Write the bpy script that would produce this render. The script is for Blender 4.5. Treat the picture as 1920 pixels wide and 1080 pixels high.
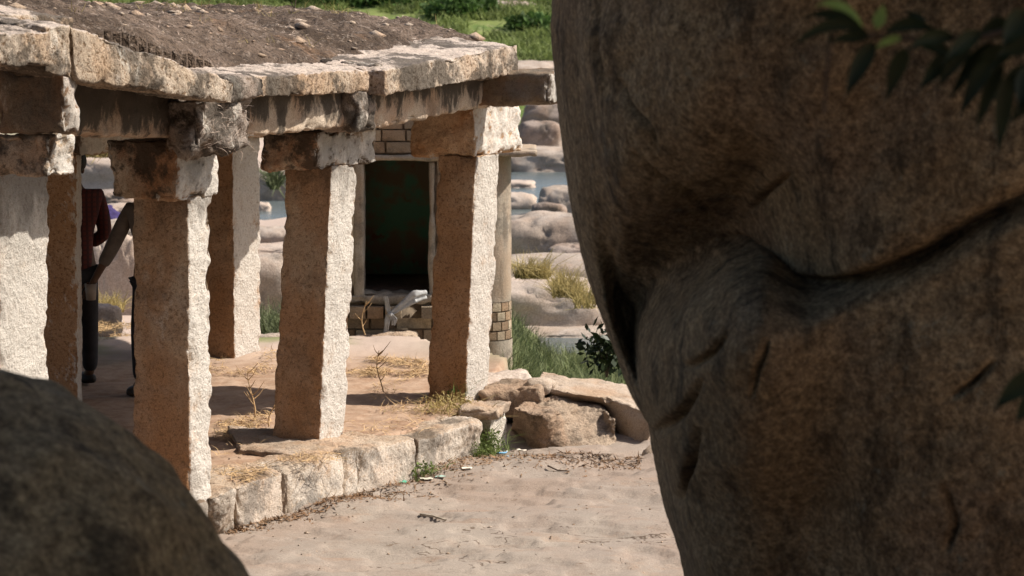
import bpy, bmesh, math, random
import numpy as np
from mathutils import Vector

random.seed(7)
RNG = np.random.default_rng(7)
C = bpy.context.scene.collection
SC = bpy.context.scene
for o in list(bpy.data.objects):
    bpy.data.objects.remove(o)

# ---------------------------------------------------------------- camera, light, exposure
S = 0.84            # metres per layout unit
F = 4533.0          # focal length in pixels of the 1920 px wide photograph
E = 3.45            # eye height over the pavilion floor, layout units
PITCH = math.atan(565.0 / F)

cam_data = bpy.data.cameras.new('camera')
cam_data.sensor_width = 36.0
cam_data.lens = 36.0 * F / 1920.0
cam_data.clip_start = 0.1
cam_data.clip_end = 4000
cam = bpy.data.objects.new('camera', cam_data)
C.objects.link(cam)
cam.location = (0, 0, E * S)
cam.rotation_euler = (math.pi / 2 - PITCH, 0, 0)
cam_data.dof.use_dof = True
cam_data.dof.focus_distance = 17.6 * S
cam_data.dof.aperture_fstop = 5.6
SC.camera = cam

SUN_DIR = Vector((0.68, 0.07, 0.74)).normalized()       # towards the sun
world = bpy.data.worlds.new('World')
SC.world = world
world.use_nodes = True
wn = world.node_tree
bg = wn.nodes['Background']
sky = wn.nodes.new('ShaderNodeTexSky')
sky.sky_type = 'NISHITA'
sky.sun_disc = False
sky.sun_elevation = math.asin(SUN_DIR.z)
sky.sun_rotation = math.atan2(SUN_DIR.x, SUN_DIR.y)
sky.dust_density = 3.0
sky.air_density = 1.0
wn.links.new(sky.outputs[0], bg.inputs[0])
bg.inputs[1].default_value = 0.095
sd = bpy.data.lights.new('sun', 'SUN')
sd.energy = 5.0
sd.angle = math.radians(0.5)
sd.color = (1.0, 0.93, 0.83)
sun = bpy.data.objects.new('sun', sd)
C.objects.link(sun)
sun.rotation_euler = SUN_DIR.to_track_quat('Z', 'Y').to_euler()
SC.view_settings.view_transform = 'Standard'
SC.view_settings.look = 'None'
SC.view_settings.exposure = 0.58
SC.view_settings.gamma = 1.0
SC.view_settings.use_curve_mapping = False
SC.render.engine = 'CYCLES'
SC.cycles.max_bounces = 6
SC.cycles.diffuse_bounces = 6

# ---------------------------------------------------------------- pixel -> place helpers
CP, SP = math.cos(PITCH), math.sin(PITCH)
def ray(px, py):
    a = (px - 960) / F; b = -(py - 540) / F
    return np.array([a, CP + b * SP, -SP + b * CP])
EYE = np.array([0, 0, E])
def rz(px, py, z):
    d = ray(px, py); return EYE + d * ((z - E) / d[2])
def ry(px, py, Y):
    d = ray(px, py); return EYE + d * (Y / d[1])
def rp(px, py, p0, n):
    d = ray(px, py); p0 = np.asarray(p0, float); n = np.asarray(n, float)
    return EYE + d * (np.dot(p0 - EYE, n) / np.dot(d, n))

# ---------------------------------------------------------------- noise
def _h(x, y, z, s):
    h = (x * 374761393 + y * 668265263 + z * 2147483647 + s * 1274126177) & 0xFFFFFFFF
    h = ((h ^ (h >> 13)) * 1274126177) & 0xFFFFFFFF
    return h ^ (h >> 16)
def perlin(p, seed=0):
    p = np.asarray(p, float)
    i = np.floor(p).astype(np.int64); f = p - i
    u = f * f * f * (f * (f * 6 - 15) + 10)
    out = 0
    for dx in (0, 1):
        wx = u[:, 0] if dx else 1 - u[:, 0]
        for dy in (0, 1):
            wy = u[:, 1] if dy else 1 - u[:, 1]
            for dz in (0, 1):
                wz = u[:, 2] if dz else 1 - u[:, 2]
                h = _h(i[:, 0] + dx, i[:, 1] + dy, i[:, 2] + dz, seed)
                gx = ((h & 1023) / 511.5) - 1; gy = (((h >> 10) & 1023) / 511.5) - 1; gz = (((h >> 20) & 1023) / 511.5) - 1
                out = out + wx * wy * wz * (gx * (f[:, 0] - dx) + gy * (f[:, 1] - dy) + gz * (f[:, 2] - dz))
    return out * 1.1
def fbm(p, oct=4, seed=0, lac=2.03, gain=0.5):
    a, s, q = 1.0, 0.0, np.asarray(p, float)
    for k in range(oct):
        s = s + a * perlin(q, seed + k * 17); q = q * lac + 3.7; a *= gain
    return s
def sstep(a, b, x):
    t = np.clip((x - a) / (b - a), 0, 1); return t * t * (3 - 2 * t)

# ---------------------------------------------------------------- object helpers
def tag(o, label=None, cat=None, group=None, kind=None):
    if label: o['label'] = label
    if cat: o['category'] = cat
    if group: o['group'] = group
    if kind: o['kind'] = kind
    return o
def thing(name, loc, label, cat, group=None):
    o = bpy.data.objects.new(name, None)
    o.empty_display_size = 0.1
    C.objects.link(o); o.location = [c * S for c in loc]
    return tag(o, label, cat, group)
def world_loc(o):
    v = Vector(o.location)
    while o.parent: o = o.parent; v += Vector(o.location)
    return v
def mk(name, V, Fc, mat, parent=None, smooth=True, kind=None, mats=None, fm=None):
    """vertices V in layout units, world positions"""
    V = np.asarray(V, float) * S
    org = np.array([(V[:, 0].min() + V[:, 0].max()) / 2, (V[:, 1].min() + V[:, 1].max()) / 2, V[:, 2].min()])
    me = bpy.data.meshes.new(name)
    L = V - org
    if isinstance(Fc, np.ndarray):
        nf, k = Fc.shape
        me.vertices.add(len(L)); me.vertices.foreach_set('co', L.ravel())
        me.loops.add(nf * k); me.loops.foreach_set('vertex_index', Fc.ravel().astype(np.int32))
        me.polygons.add(nf)
        me.polygons.foreach_set('loop_start', np.arange(0, nf * k, k, dtype=np.int32))
        me.polygons.foreach_set('loop_total', np.full(nf, k, dtype=np.int32))
        me.update(calc_edges=True); me.validate()
    else:
        me.from_pydata(L.tolist(), [], [list(map(int, f)) for f in Fc]); me.update()
    for m in (mats or [mat]): me.materials.append(m)
    if fm is not None: me.polygons.foreach_set('material_index', np.asarray(fm, np.int32))
    if smooth: me.polygons.foreach_set('use_smooth', np.ones(len(me.polygons), bool))
    o = bpy.data.objects.new(name, me); C.objects.link(o)
    if parent is not None:
        o.parent = parent; o.location = Vector(org) - world_loc(parent)
    else:
        o.location = Vector(org)
    if kind: o['kind'] = kind
    return o

# ---------------------------------------------------------------- materials
def rgb(c): return (c[0], c[1], c[2], 1)
class NT:
    def __init__(self, name):
        self.m = bpy.data.materials.new(name); self.m.use_nodes = True
        self.t = self.m.node_tree; self.b = self.t.nodes['Principled BSDF']
        self.b.inputs['Roughness'].default_value = 0.9
        self.b.inputs['Specular IOR Level'].default_value = 0.2
        self.pos = self.t.nodes.new('ShaderNodeNewGeometry').outputs['Position']
    def n(self, t, **k):
        x = self.t.nodes.new(t)
        for a, v in k.items(): setattr(x, a, v)
        return x
    def l(self, a, b): self.t.links.new(a, b)
    def noise(self, scale, detail=4, rough=0.6, stretch=None, off=0.0, dist=0.0):
        v = self.pos
        mp = self.n('ShaderNodeMapping'); self.l(v, mp.inputs[0])
        mp.inputs['Location'].default_value = (off, off * 1.3, off * 0.7)
        if stretch: mp.inputs['Scale'].default_value = stretch
        x = self.n('ShaderNodeTexNoise'); self.l(mp.outputs[0], x.inputs['Vector'])
        x.inputs['Scale'].default_value = scale; x.inputs['Detail'].default_value = detail
        x.inputs['Roughness'].default_value = rough; x.inputs['Distortion'].default_value = dist
        return x.outputs[0]
    def rng(self, v, a, b, c=0.0, d=1.0):
        x = self.n('ShaderNodeMapRange'); x.interpolation_type = 'SMOOTHSTEP'
        self.l(v, x.inputs[0])
        for i, q in zip((1, 2, 3, 4), (a, b, c, d)): x.inputs[i].default_value = q
        return x.outputs[0]
    def math(self, op, a, b=None):
        x = self.n('ShaderNodeMath', operation=op)
        for i, q in enumerate((a, b)):
            if q is None: continue
            if isinstance(q, (int, float)): x.inputs[i].default_value = q
            else: self.l(q, x.inputs[i])
        return x.outputs[0]
    def mix(self, f, a, b, mode='MIX'):
        x = self.n('ShaderNodeMix', data_type='RGBA', blend_type=mode)
        for i, q in ((0, f), (6, a), (7, b)):
            if isinstance(q, (int, float)): x.inputs[i].default_value = q
            elif isinstance(q, tuple): x.inputs[i].default_value = rgb(q)
            else: self.l(q, x.inputs[i])
        return x.outputs[2]
    def axis(self, i):
        x = self.n('ShaderNodeSeparateXYZ'); self.l(self.pos, x.inputs[0]); return x.outputs[i]
    def bump(self, h, strength, dist):
        x = self.n('ShaderNodeBump'); x.inputs['Strength'].default_value = strength; x.inputs['Distance'].default_value = dist
        self.l(h, x.inputs['Height'])
        if self.b.inputs['Normal'].links: self.l(self.b.inputs['Normal'].links[0].from_socket, x.inputs['Normal'])
        self.l(x.outputs[0], self.b.inputs['Normal'])
    def out(self, c): self.l(c, self.b.inputs['Base Color']); return self.m

def stone(name, c1, c2, warm=(0.36, 0.20, 0.10), warm_amt=0.5, dark_amt=0.5, pit=0.6, pitscale=50, streak=0.0,
          low_warm=None, top_dark=None, white=0.0, outpale=0.0, topclean=0.0, bump=0.8, off=0.0, bscale=1.0, dark=(0.055, 0.045, 0.035)):
    t = NT(name)
    c = t.mix(t.rng(t.noise(2.2, 6, off=off), 0.35, 0.65), c1, c2)
    if white:
        c = t.mix(t.rng(t.noise(3.0, 8, 0.7, stretch=(1, 1, 0.45), off=off + 9), 0.62 - white * 0.25, 0.72 - white * 0.2), c, (0.66, 0.62, 0.55))
    w = t.math('MULTIPLY', t.rng(t.noise(1.9, 7, 0.65, stretch=(1, 1, 0.6), off=off + 4), 0.44, 0.60), warm_amt)
    c = t.mix(w, c, warm)
    if low_warm:
        z = t.math('ADD', t.axis(2), t.math('MULTIPLY', t.noise(2.5, 4, off=off), -0.5))
        c = t.mix(t.rng(z, low_warm[0], low_warm[1], low_warm[2], 0.0), c, (0.40, 0.19, 0.075))
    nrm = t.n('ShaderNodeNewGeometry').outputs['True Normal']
    if outpale:        # paler tone mixed in patches onto the outward faces
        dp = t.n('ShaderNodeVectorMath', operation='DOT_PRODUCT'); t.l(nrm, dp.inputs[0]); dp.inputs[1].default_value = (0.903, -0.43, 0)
        wm = t.math('MULTIPLY', t.rng(t.math('ADD', dp.outputs[1], t.math('MULTIPLY', t.noise(5, 8, 0.75, off=off), 1.1)), 1.20, 1.52), outpale)
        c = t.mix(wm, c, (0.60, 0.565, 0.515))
    # coarse hammered grain: brown in the hollows
    g = t.noise(pitscale * bscale, 5, 0.7, off=off)
    pitv = t.math('MULTIPLY', t.rng(g, 0.49, 0.37), pit)
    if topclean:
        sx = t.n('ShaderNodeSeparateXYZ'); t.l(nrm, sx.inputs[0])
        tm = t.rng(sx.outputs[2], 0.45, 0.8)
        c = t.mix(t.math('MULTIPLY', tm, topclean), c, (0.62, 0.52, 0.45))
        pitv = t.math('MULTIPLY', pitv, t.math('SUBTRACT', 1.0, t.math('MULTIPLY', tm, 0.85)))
    c = t.mix(pitv, c, tuple(0.42 * a * b for a, b in zip((c1), (1.0, 0.80, 0.60))))
    sp = t.noise(150 * bscale, 3, 0.7, off=off)
    c = t.mix(0.8, c, t.mix(t.rng(sp, 0.25, 0.75), (0.62, 0.60, 0.58), (1.25, 1.25, 1.25)), 'MULTIPLY')
    d = t.math('MULTIPLY', t.rng(t.noise(2.6, 9, 0.72, off=off + 2), 0.56 - 0.12 * dark_amt, 0.65 - 0.12 * dark_amt), min(1, dark_amt * 1.15))
    c = t.mix(d, c, dark)
    if outpale: c = t.mix(t.math('MULTIPLY', wm, 0.6), c, (0.60, 0.565, 0.515))
    if streak:
        s = t.rng(t.noise(9, 5, 0.6, stretch=(1, 1, 0.10), off=off), 0.52, 0.66)
        c = t.mix(t.math('MULTIPLY', s, streak), c, dark)
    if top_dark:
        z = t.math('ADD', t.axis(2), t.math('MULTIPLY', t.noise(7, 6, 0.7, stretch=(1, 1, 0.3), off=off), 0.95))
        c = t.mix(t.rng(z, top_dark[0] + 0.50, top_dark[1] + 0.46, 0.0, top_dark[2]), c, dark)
    t.bump(t.noise(20 * bscale, 8, 0.75, off=off), bump * 0.6, 0.030)
    t.bump(g, bump, 0.018)
    return t.out(c)

def plain(name, c, rough=0.8, var=0.3, scale=20, trans=0.0):
    t = NT(name); t.b.inputs['Roughness'].default_value = rough
    c1 = tuple(x * (1 - var) for x in c); c2 = tuple(min(1, x * (1 + var)) for x in c)
    col = t.mix(t.rng(t.noise(scale, 4), 0.3, 0.7), c1, c2)
    m = t.out(col)
    if trans:
        tr = t.n('ShaderNodeBsdfTranslucent'); t.l(col, tr.inputs[0])
        mx = t.n('ShaderNodeMixShader'); mx.inputs[0].default_value = trans
        t.l(t.b.outputs[0], mx.inputs[1]); t.l(tr.outputs[0], mx.inputs[2])
        t.l(mx.outputs[0], t.t.nodes['Material Output'].inputs[0])
    return m

M_pillar = stone('hammered_granite', (0.52, 0.395, 0.28), (0.60, 0.48, 0.36), warm=(0.42, 0.22, 0.10), warm_amt=0.6, dark_amt=0.22, pit=0.7, low_warm=(0.0, 1.0, 0.5), white=0.1, outpale=0.85, bump=0.9, top_dark=(1.5, 1.85, 0.55))
M_pillar_warm = stone('ochre_granite', (0.50, 0.33, 0.20), (0.58, 0.42, 0.28), warm=(0.38, 0.21, 0.10), warm_amt=0.55, dark_amt=0.12, pit=0.75, low_warm=(0.0, 1.2, 0.55), outpale=0.8, bump=1.0, off=5, top_dark=(1.55, 1.9, 0.4))
M_capital = stone('stained_capital_granite', (0.46, 0.33, 0.22), (0.60, 0.52, 0.42), warm=(0.34, 0.16, 0.07), warm_amt=0.8, dark_amt=0.75, pit=0.55, streak=0.15, white=0.1, outpale=0.9, off=11)
M_capital_warm = stone('ochre_capital_granite', (0.44, 0.25, 0.13), (0.56, 0.40, 0.26), warm=(0.34, 0.16, 0.06), warm_amt=0.8, dark_amt=0.15, pit=0.5, outpale=0.85, off=12)
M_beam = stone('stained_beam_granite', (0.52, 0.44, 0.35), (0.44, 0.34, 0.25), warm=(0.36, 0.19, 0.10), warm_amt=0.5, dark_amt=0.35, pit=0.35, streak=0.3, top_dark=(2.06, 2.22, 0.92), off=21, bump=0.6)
M_beamend = stone('dark_beam_granite', (0.22, 0.17, 0.12), (0.16, 0.13, 0.10), warm=(0.28, 0.14, 0.07), warm_amt=0.5, dark_amt=0.4, pit=0.4, white=0.1, outpale=0.6, off=27)
M_mossy = stone('rooty_grey_granite', (0.36, 0.31, 0.27), (0.24, 0.20, 0.17), warm_amt=0.2, dark_amt=0.75, pit=0.8, pitscale=22, white=0.3, off=31, bump=1.2)
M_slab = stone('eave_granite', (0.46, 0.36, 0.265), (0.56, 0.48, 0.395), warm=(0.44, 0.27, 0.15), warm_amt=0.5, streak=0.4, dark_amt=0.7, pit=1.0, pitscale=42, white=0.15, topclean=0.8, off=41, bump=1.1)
M_edge = stone('kerb_granite', (0.39, 0.30, 0.22), (0.48, 0.40, 0.32), warm_amt=0.5, dark_amt=0.55, pit=0.4, white=0.15, outpale=0.3, off=51, bump=0.8)
M_rock = stone('terrace_granite', (0.40, 0.31, 0.23), (0.46, 0.38, 0.31), warm_amt=0.4, dark_amt=0.25, pit=0.25, off=61, bump=0.8)
M_roughrock = stone('rough_terrace_granite', (0.35, 0.26, 0.185), (0.42, 0.33, 0.25), warm=(0.34, 0.20, 0.12), warm_amt=0.4, dark_amt=0.45, pit=0.3, off=63, bump=1.0)
M_whiteedge = stone('pale_granite', (0.66, 0.61, 0.54), (0.56, 0.50, 0.42), warm_amt=0.1, dark_amt=0.15, pit=0.6, off=65)  # pale granite of the upright end stone
M_river = stone('river_granite', (0.30, 0.245, 0.20), (0.37, 0.315, 0.27), warm=(0.36, 0.25, 0.18), warm_amt=0.3, dark_amt=0.3, pit=0.1, off=71, bump=0.5, bscale=0.35, dark=(0.11, 0.09, 0.075))
M_riverdark = stone('dark_river_granite', (0.20, 0.16, 0.135), (0.27, 0.22, 0.19), warm_amt=0.2, dark_amt=0.4, pit=0.1, off=77, bump=0.5, bscale=0.35)
M_riverpale = stone('pale_river_granite', (0.42, 0.35, 0.295), (0.37, 0.30, 0.25), warm_amt=0.15, dark_amt=0.15, pit=0.05, off=79, bump=0.5, bscale=0.35)
M_brick = stone('shrine_stone', (0.27, 0.21, 0.15), (0.36, 0.29, 0.21), warm_amt=0.3, dark_amt=0.35, pit=0.2, off=81, bump=0.6)
M_plaster = stone('shrine_plaster', (0.31, 0.265, 0.21), (0.38, 0.33, 0.27), warm_amt=0.3, dark_amt=0.4, streak=0.35, pit=0.15, off=85, bump=0.4)
M_mortar = plain('dark_joint', (0.21, 0.165, 0.12), 0.95)
M_inside = plain('inner_floor_plaster', (0.16, 0.11, 0.08), 0.95)  # plain dark brown for the inner floor

def fg_rock_mat(name, q=1.0, tint=(0.97, 1.0, 0.95)):
    t = NT(name)
    c = t.mix(t.rng(t.noise(1.5, 7, 0.65), 0.36, 0.66), tuple(q * x for x in (0.36, 0.245, 0.14)), tuple(q * x for x in (0.46, 0.335, 0.21)))
    c = t.mix(t.math('MULTIPLY', t.rng(t.noise(0.9, 5, off=3), 0.48, 0.62), 0.6), c, tuple(q * x for x in (0.34, 0.24, 0.165)))
    c = t.mix(t.math('MULTIPLY', t.rng(t.noise(4.5, 8, 0.7, stretch=(1.6, 1.6, 0.7), off=7), 0.50, 0.64), 0.75), c, (0.085, 0.06, 0.038))
    c = t.mix(t.math('MULTIPLY', t.rng(t.noise(7, 5, 0.6, stretch=(1, 1, 0.15), off=2), 0.56, 0.68), 0.7), c, (0.05, 0.04, 0.03))
    c = t.mix(0.85, c, t.mix(t.rng(t.noise(70, 4, 0.75), 0.3, 0.7), (0.5, 0.48, 0.46), (1.4, 1.4, 1.4)), 'MULTIPLY')
    c = t.mix(0.8, c, t.mix(t.rng(t.noise(22, 4, 0.7, off=5), 0.3, 0.7), (0.65, 0.62, 0.6), (1.25, 1.25, 1.25)), 'MULTIPLY')
    c = t.mix(0.75, c, t.mix(t.rng(t.noise(42, 5, 0.8, off=13), 0.36, 0.64), (0.55, 0.52, 0.50), (1.35, 1.35, 1.32)), 'MULTIPLY')
    c = t.mix(t.math('MULTIPLY', t.rng(t.noise(9, 7, 0.75, off=17), 0.60, 0.68), 0.55), c, tuple(q * x for x in (0.42, 0.38, 0.29)))
    c = t.mix(t.math('MULTIPLY', t.rng(t.noise(17, 6, 0.75, off=27), 0.60, 0.67), 0.6), c, (0.06, 0.045, 0.03))
    c = t.mix(1.0, c, tint, 'MULTIPLY')
    t.bump(t.noise(7, 9, 0.75), 0.6, 0.06)
    t.bump(t.noise(40, 6, 0.75), 0.9, 0.016)
    return t.out(c)
M_fg = fg_rock_mat('brown_boulder_granite', 0.75)
M_fg2 = fg_rock_mat('dark_boulder_granite', 0.75, (0.88, 0.98, 0.98))

def ground_mat():
    t = NT('ground')
    y = t.axis(1); z = t.axis(2); x = t.axis(0)
    gran = t.mix(t.rng(t.noise(1.1, 7, 0.65), 0.38, 0.62), (0.262, 0.203, 0.162), (0.255, 0.213, 0.178))
    gran = t.mix(t.math('MULTIPLY', t.rng(t.noise(0.6, 5, 0.6, off=3), 0.5, 0.62), 0.75), gran, (0.28, 0.24, 0.20))
    gran = t.mix(t.math('MULTIPLY', t.rng(t.noise(3.0, 8, 0.72, stretch=(0.6, 1.5, 1), off=8), 0.54, 0.70), 0.5), gran, (0.27, 0.17, 0.11))
    gran = t.mix(t.math('MULTIPLY', t.rng(t.noise(13, 6, 0.75, stretch=(0.5, 1.6, 1), off=5), 0.61, 0.69), 0.7), gran, (0.12, 0.075, 0.045))
    gran = t.mix(0.75, gran, t.mix(t.rng(t.noise(110, 4, 0.75), 0.3, 0.7), (0.72, 0.70, 0.68), (1.2, 1.2, 1.2)), 'MULTIPLY')
    ck = t.math('ABSOLUTE', t.math('SUBTRACT', t.noise(0.75, 6, 0.62, stretch=(0.7, 1.5, 1), off=12), 0.5))
    ckm = t.math('MULTIPLY', t.rng(ck, 0.0045, 0.0012), t.rng(t.noise(0.9, 3, off=15), 0.48, 0.56))
    gran = t.mix(t.math('MULTIPLY', ckm, 0.85), gran, (0.075, 0.05, 0.035))
    gran = t.mix(t.math('MULTIPLY', t.rng(t.noise(1.9, 7, 0.7, off=19), 0.55, 0.66), 0.35), gran, (0.21, 0.15, 0.11))
    soil = t.mix(t.rng(t.noise(6, 8, 0.75, off=6), 0.35, 0.65), (0.27, 0.17, 0.11), (0.38, 0.27, 0.195))
    soil = t.mix(t.rng(t.noise(30, 6, 0.75, off=2), 0.3, 0.45), (0.24, 0.155, 0.10), soil)
    near = t.mix(t.rng(z, -0.16, -0.04), gran, soil)
    rock = t.mix(t.rng(t.noise(0.35, 6, 0.6), 0.4, 0.6), (0.44, 0.34, 0.28), (0.38, 0.30, 0.25))
    grass = t.mix(t.rng(t.noise(0.5, 6, 0.7, off=4), 0.36, 0.62), (0.055, 0.10, 0.018), (0.14, 0.17, 0.045))
    grass = t.mix(t.rng(t.noise(3.0, 5, 0.7, off=1), 0.5, 0.7), grass, (0.20, 0.20, 0.09))
    gm = t.rng(t.noise(0.18, 5, 0.6, off=9), 0.50, 0.56)
    mid = t.mix(t.math('MULTIPLY', gm, 0.8), rock, grass)
    # reed bed shelf and far hill are green
    reed = t.math('MULTIPLY', t.rng(y, 21 * S, 23 * S), t.rng(y, 34.5 * S, 33.5 * S))
    reed = t.math('MULTIPLY', reed, t.rng(x, -1.0, 0.2))
    mid = t.mix(reed, mid, (0.06, 0.09, 0.025))
    far = t.mix(t.rng(t.math('ADD', y, t.math('MULTIPLY', t.noise(0.12, 4), 26.0)), 92 * S, 104 * S), mid, grass)
    c = t.mix(t.rng(y, 21.6 * S, 23.5 * S), near, far)
    t.bump(t.noise(3.5, 8, 0.7), 0.25, 0.05)
    t.bump(t.noise(45, 6, 0.75), 0.35, 0.010)
    return t.out(c)
M_ground = ground_mat()

def water_mat():
    t = NT('river_water')
    t.b.inputs['Base Color'].default_value = (0.10, 0.12, 0.12, 1)
    t.b.inputs['Roughness'].default_value = 0.22
    t.b.inputs['Specular IOR Level'].default_value = 0.6
    t.bump(t.noise(1.6, 4, 0.6, stretch=(0.6, 1.6, 1)), 0.35, 0.12)
    return t.m
M_water = water_mat()

def roof_mat():
    t = NT('matted_roof_earth')
    c = t.mix(t.rng(t.noise(1.7, 8, 0.7), 0.38, 0.64), (0.095, 0.065, 0.045), (0.25, 0.18, 0.135))
    c = t.mix(t.math('MULTIPLY', t.rng(t.noise(14, 8, 0.8, stretch=(1.6, 0.6, 1), off=3), 0.52, 0.66), 0.8), c, (0.40, 0.32, 0.26))
    c = t.mix(t.math('MULTIPLY', t.rng(t.noise(0.8, 4, off=8), 0.58, 0.68), 0.7), c, (0.34, 0.19, 0.10))
    c = t.mix(t.rng(t.noise(30, 5, 0.8, off=6), 0.52, 0.40, 0, 0.7), c, (0.045, 0.032, 0.025))
    t.bump(t.noise(24, 8, 0.8), 1.0, 0.05)
    t.bump(t.noise(5, 5, 0.7), 0.7, 0.12)
    return t.out(c)
M_roof = roof_mat()
M_straw = plain('dry_straw', (0.44, 0.30, 0.16), 0.9, 0.35, 9)
M_root = plain('dead_root_fibre', (0.30, 0.235, 0.19), 0.9, 0.5, 14)
M_rootdark = plain('dark_root_fibre', (0.11, 0.08, 0.06), 0.9, 0.4, 14)
M_reed = plain('reed_green', (0.11, 0.13, 0.06), 0.7, 0.45, 2.2, 0.2)
M_reedpale = plain('reed_pale', (0.22, 0.24, 0.11), 0.7, 0.3, 2.2, 0.3)
M_drygrass = plain('dry_yellow_grass', (0.33, 0.26, 0.11), 0.8, 0.3, 3, 0.3)
M_hillgrass = plain('hill_grass', (0.15, 0.185, 0.055), 0.7, 0.45, 0.6, 0.3)
M_bush = plain('bush_green', (0.06, 0.11, 0.025), 0.7, 0.5, 1.5, 0.3)
M_weed = plain('weed_green', (0.13, 0.17, 0.05), 0.7, 0.4, 20, 0.3)
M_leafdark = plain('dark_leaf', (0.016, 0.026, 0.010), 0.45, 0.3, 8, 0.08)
M_leaflit = plain('sunlit_leaf', (0.30, 0.42, 0.12), 0.45, 0.2, 8, 0.45)  # the few sunlit leaves, the sun's brightness put into their colour
M_bark = stone('bark', (0.10, 0.075, 0.055), (0.15, 0.11, 0.08), warm_amt=0.1, streak=0.5, pit=0.6)
M_cloth = plain('dirty_white_cloth', (0.36, 0.36, 0.36), 0.9, 0.2, 30)
M_purple = plain('purple_cloth', (0.035, 0.025, 0.085), 0.9, 0.25, 8)
M_litter = stone('leaf_litter', (0.20, 0.12, 0.07), (0.34, 0.22, 0.13), pit=0.5, warm_amt=0.3)

def mural_mat():
    t = NT('faded_green_wall_paint')
    c = t.mix(t.rng(t.noise(3.2, 5, 0.6), 0.45, 0.62), (0.34, 0.29, 0.20), (0.20, 0.48, 0.33))
    c = t.mix(t.rng(t.noise(5.0, 4, 0.6, off=4), 0.60, 0.70), c, (0.34, 0.16, 0.10))
    return t.out(c)
M_mural = mural_mat()

# ---------------------------------------------------------------- rock meshes
_gc = {}
def box_grid(nx, ny, nz):
    k = (nx, ny, nz)
    if k in _gc: return _gc[k]
    idx, pts, faces = {}, [], []
    def vid(i, j, q):
        key = (i, j, q)
        if key not in idx: idx[key] = len(pts); pts.append(key)
        return idx[key]
    for i in range(nx):
        for j in range(ny):
            faces.append((vid(i, j, 0), vid(i, j + 1, 0), vid(i + 1, j + 1, 0), vid(i + 1, j, 0)))
            faces.append((vid(i, j, nz), vid(i + 1, j, nz), vid(i + 1, j + 1, nz), vid(i, j + 1, nz)))
    for i in range(nx):
        for q in range(nz):
            faces.append((vid(i, 0, q), vid(i + 1, 0, q), vid(i + 1, 0, q + 1), vid(i, 0, q + 1)))
            faces.append((vid(i, ny, q), vid(i, ny, q + 1), vid(i + 1, ny, q + 1), vid(i + 1, ny, q)))
    for j in range(ny):
        for q in range(nz):
            faces.append((vid(0, j, q), vid(0, j, q + 1), vid(0, j + 1, q + 1), vid(0, j + 1, q)))
            faces.append((vid(nx, j, q), vid(nx, j + 1, q), vid(nx, j + 1, q + 1), vid(nx, j, q + 1)))
    _gc[k] = (np.array(pts, float) / np.array([nx, ny, nz]), np.array(faces))
    return _gc[k]
def vnormals(V, Fc):
    n = np.cross(V[Fc[:, 2]] - V[Fc[:, 0]], V[Fc[:, 3]] - V[Fc[:, 1]])
    N = np.zeros_like(V)
    for k in range(4):
        for a in range(3): N[:, a] += np.bincount(Fc[:, k], n[:, a], len(V))
    return N / (np.linalg.norm(N, axis=1, keepdims=True) + 1e-9)

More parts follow.
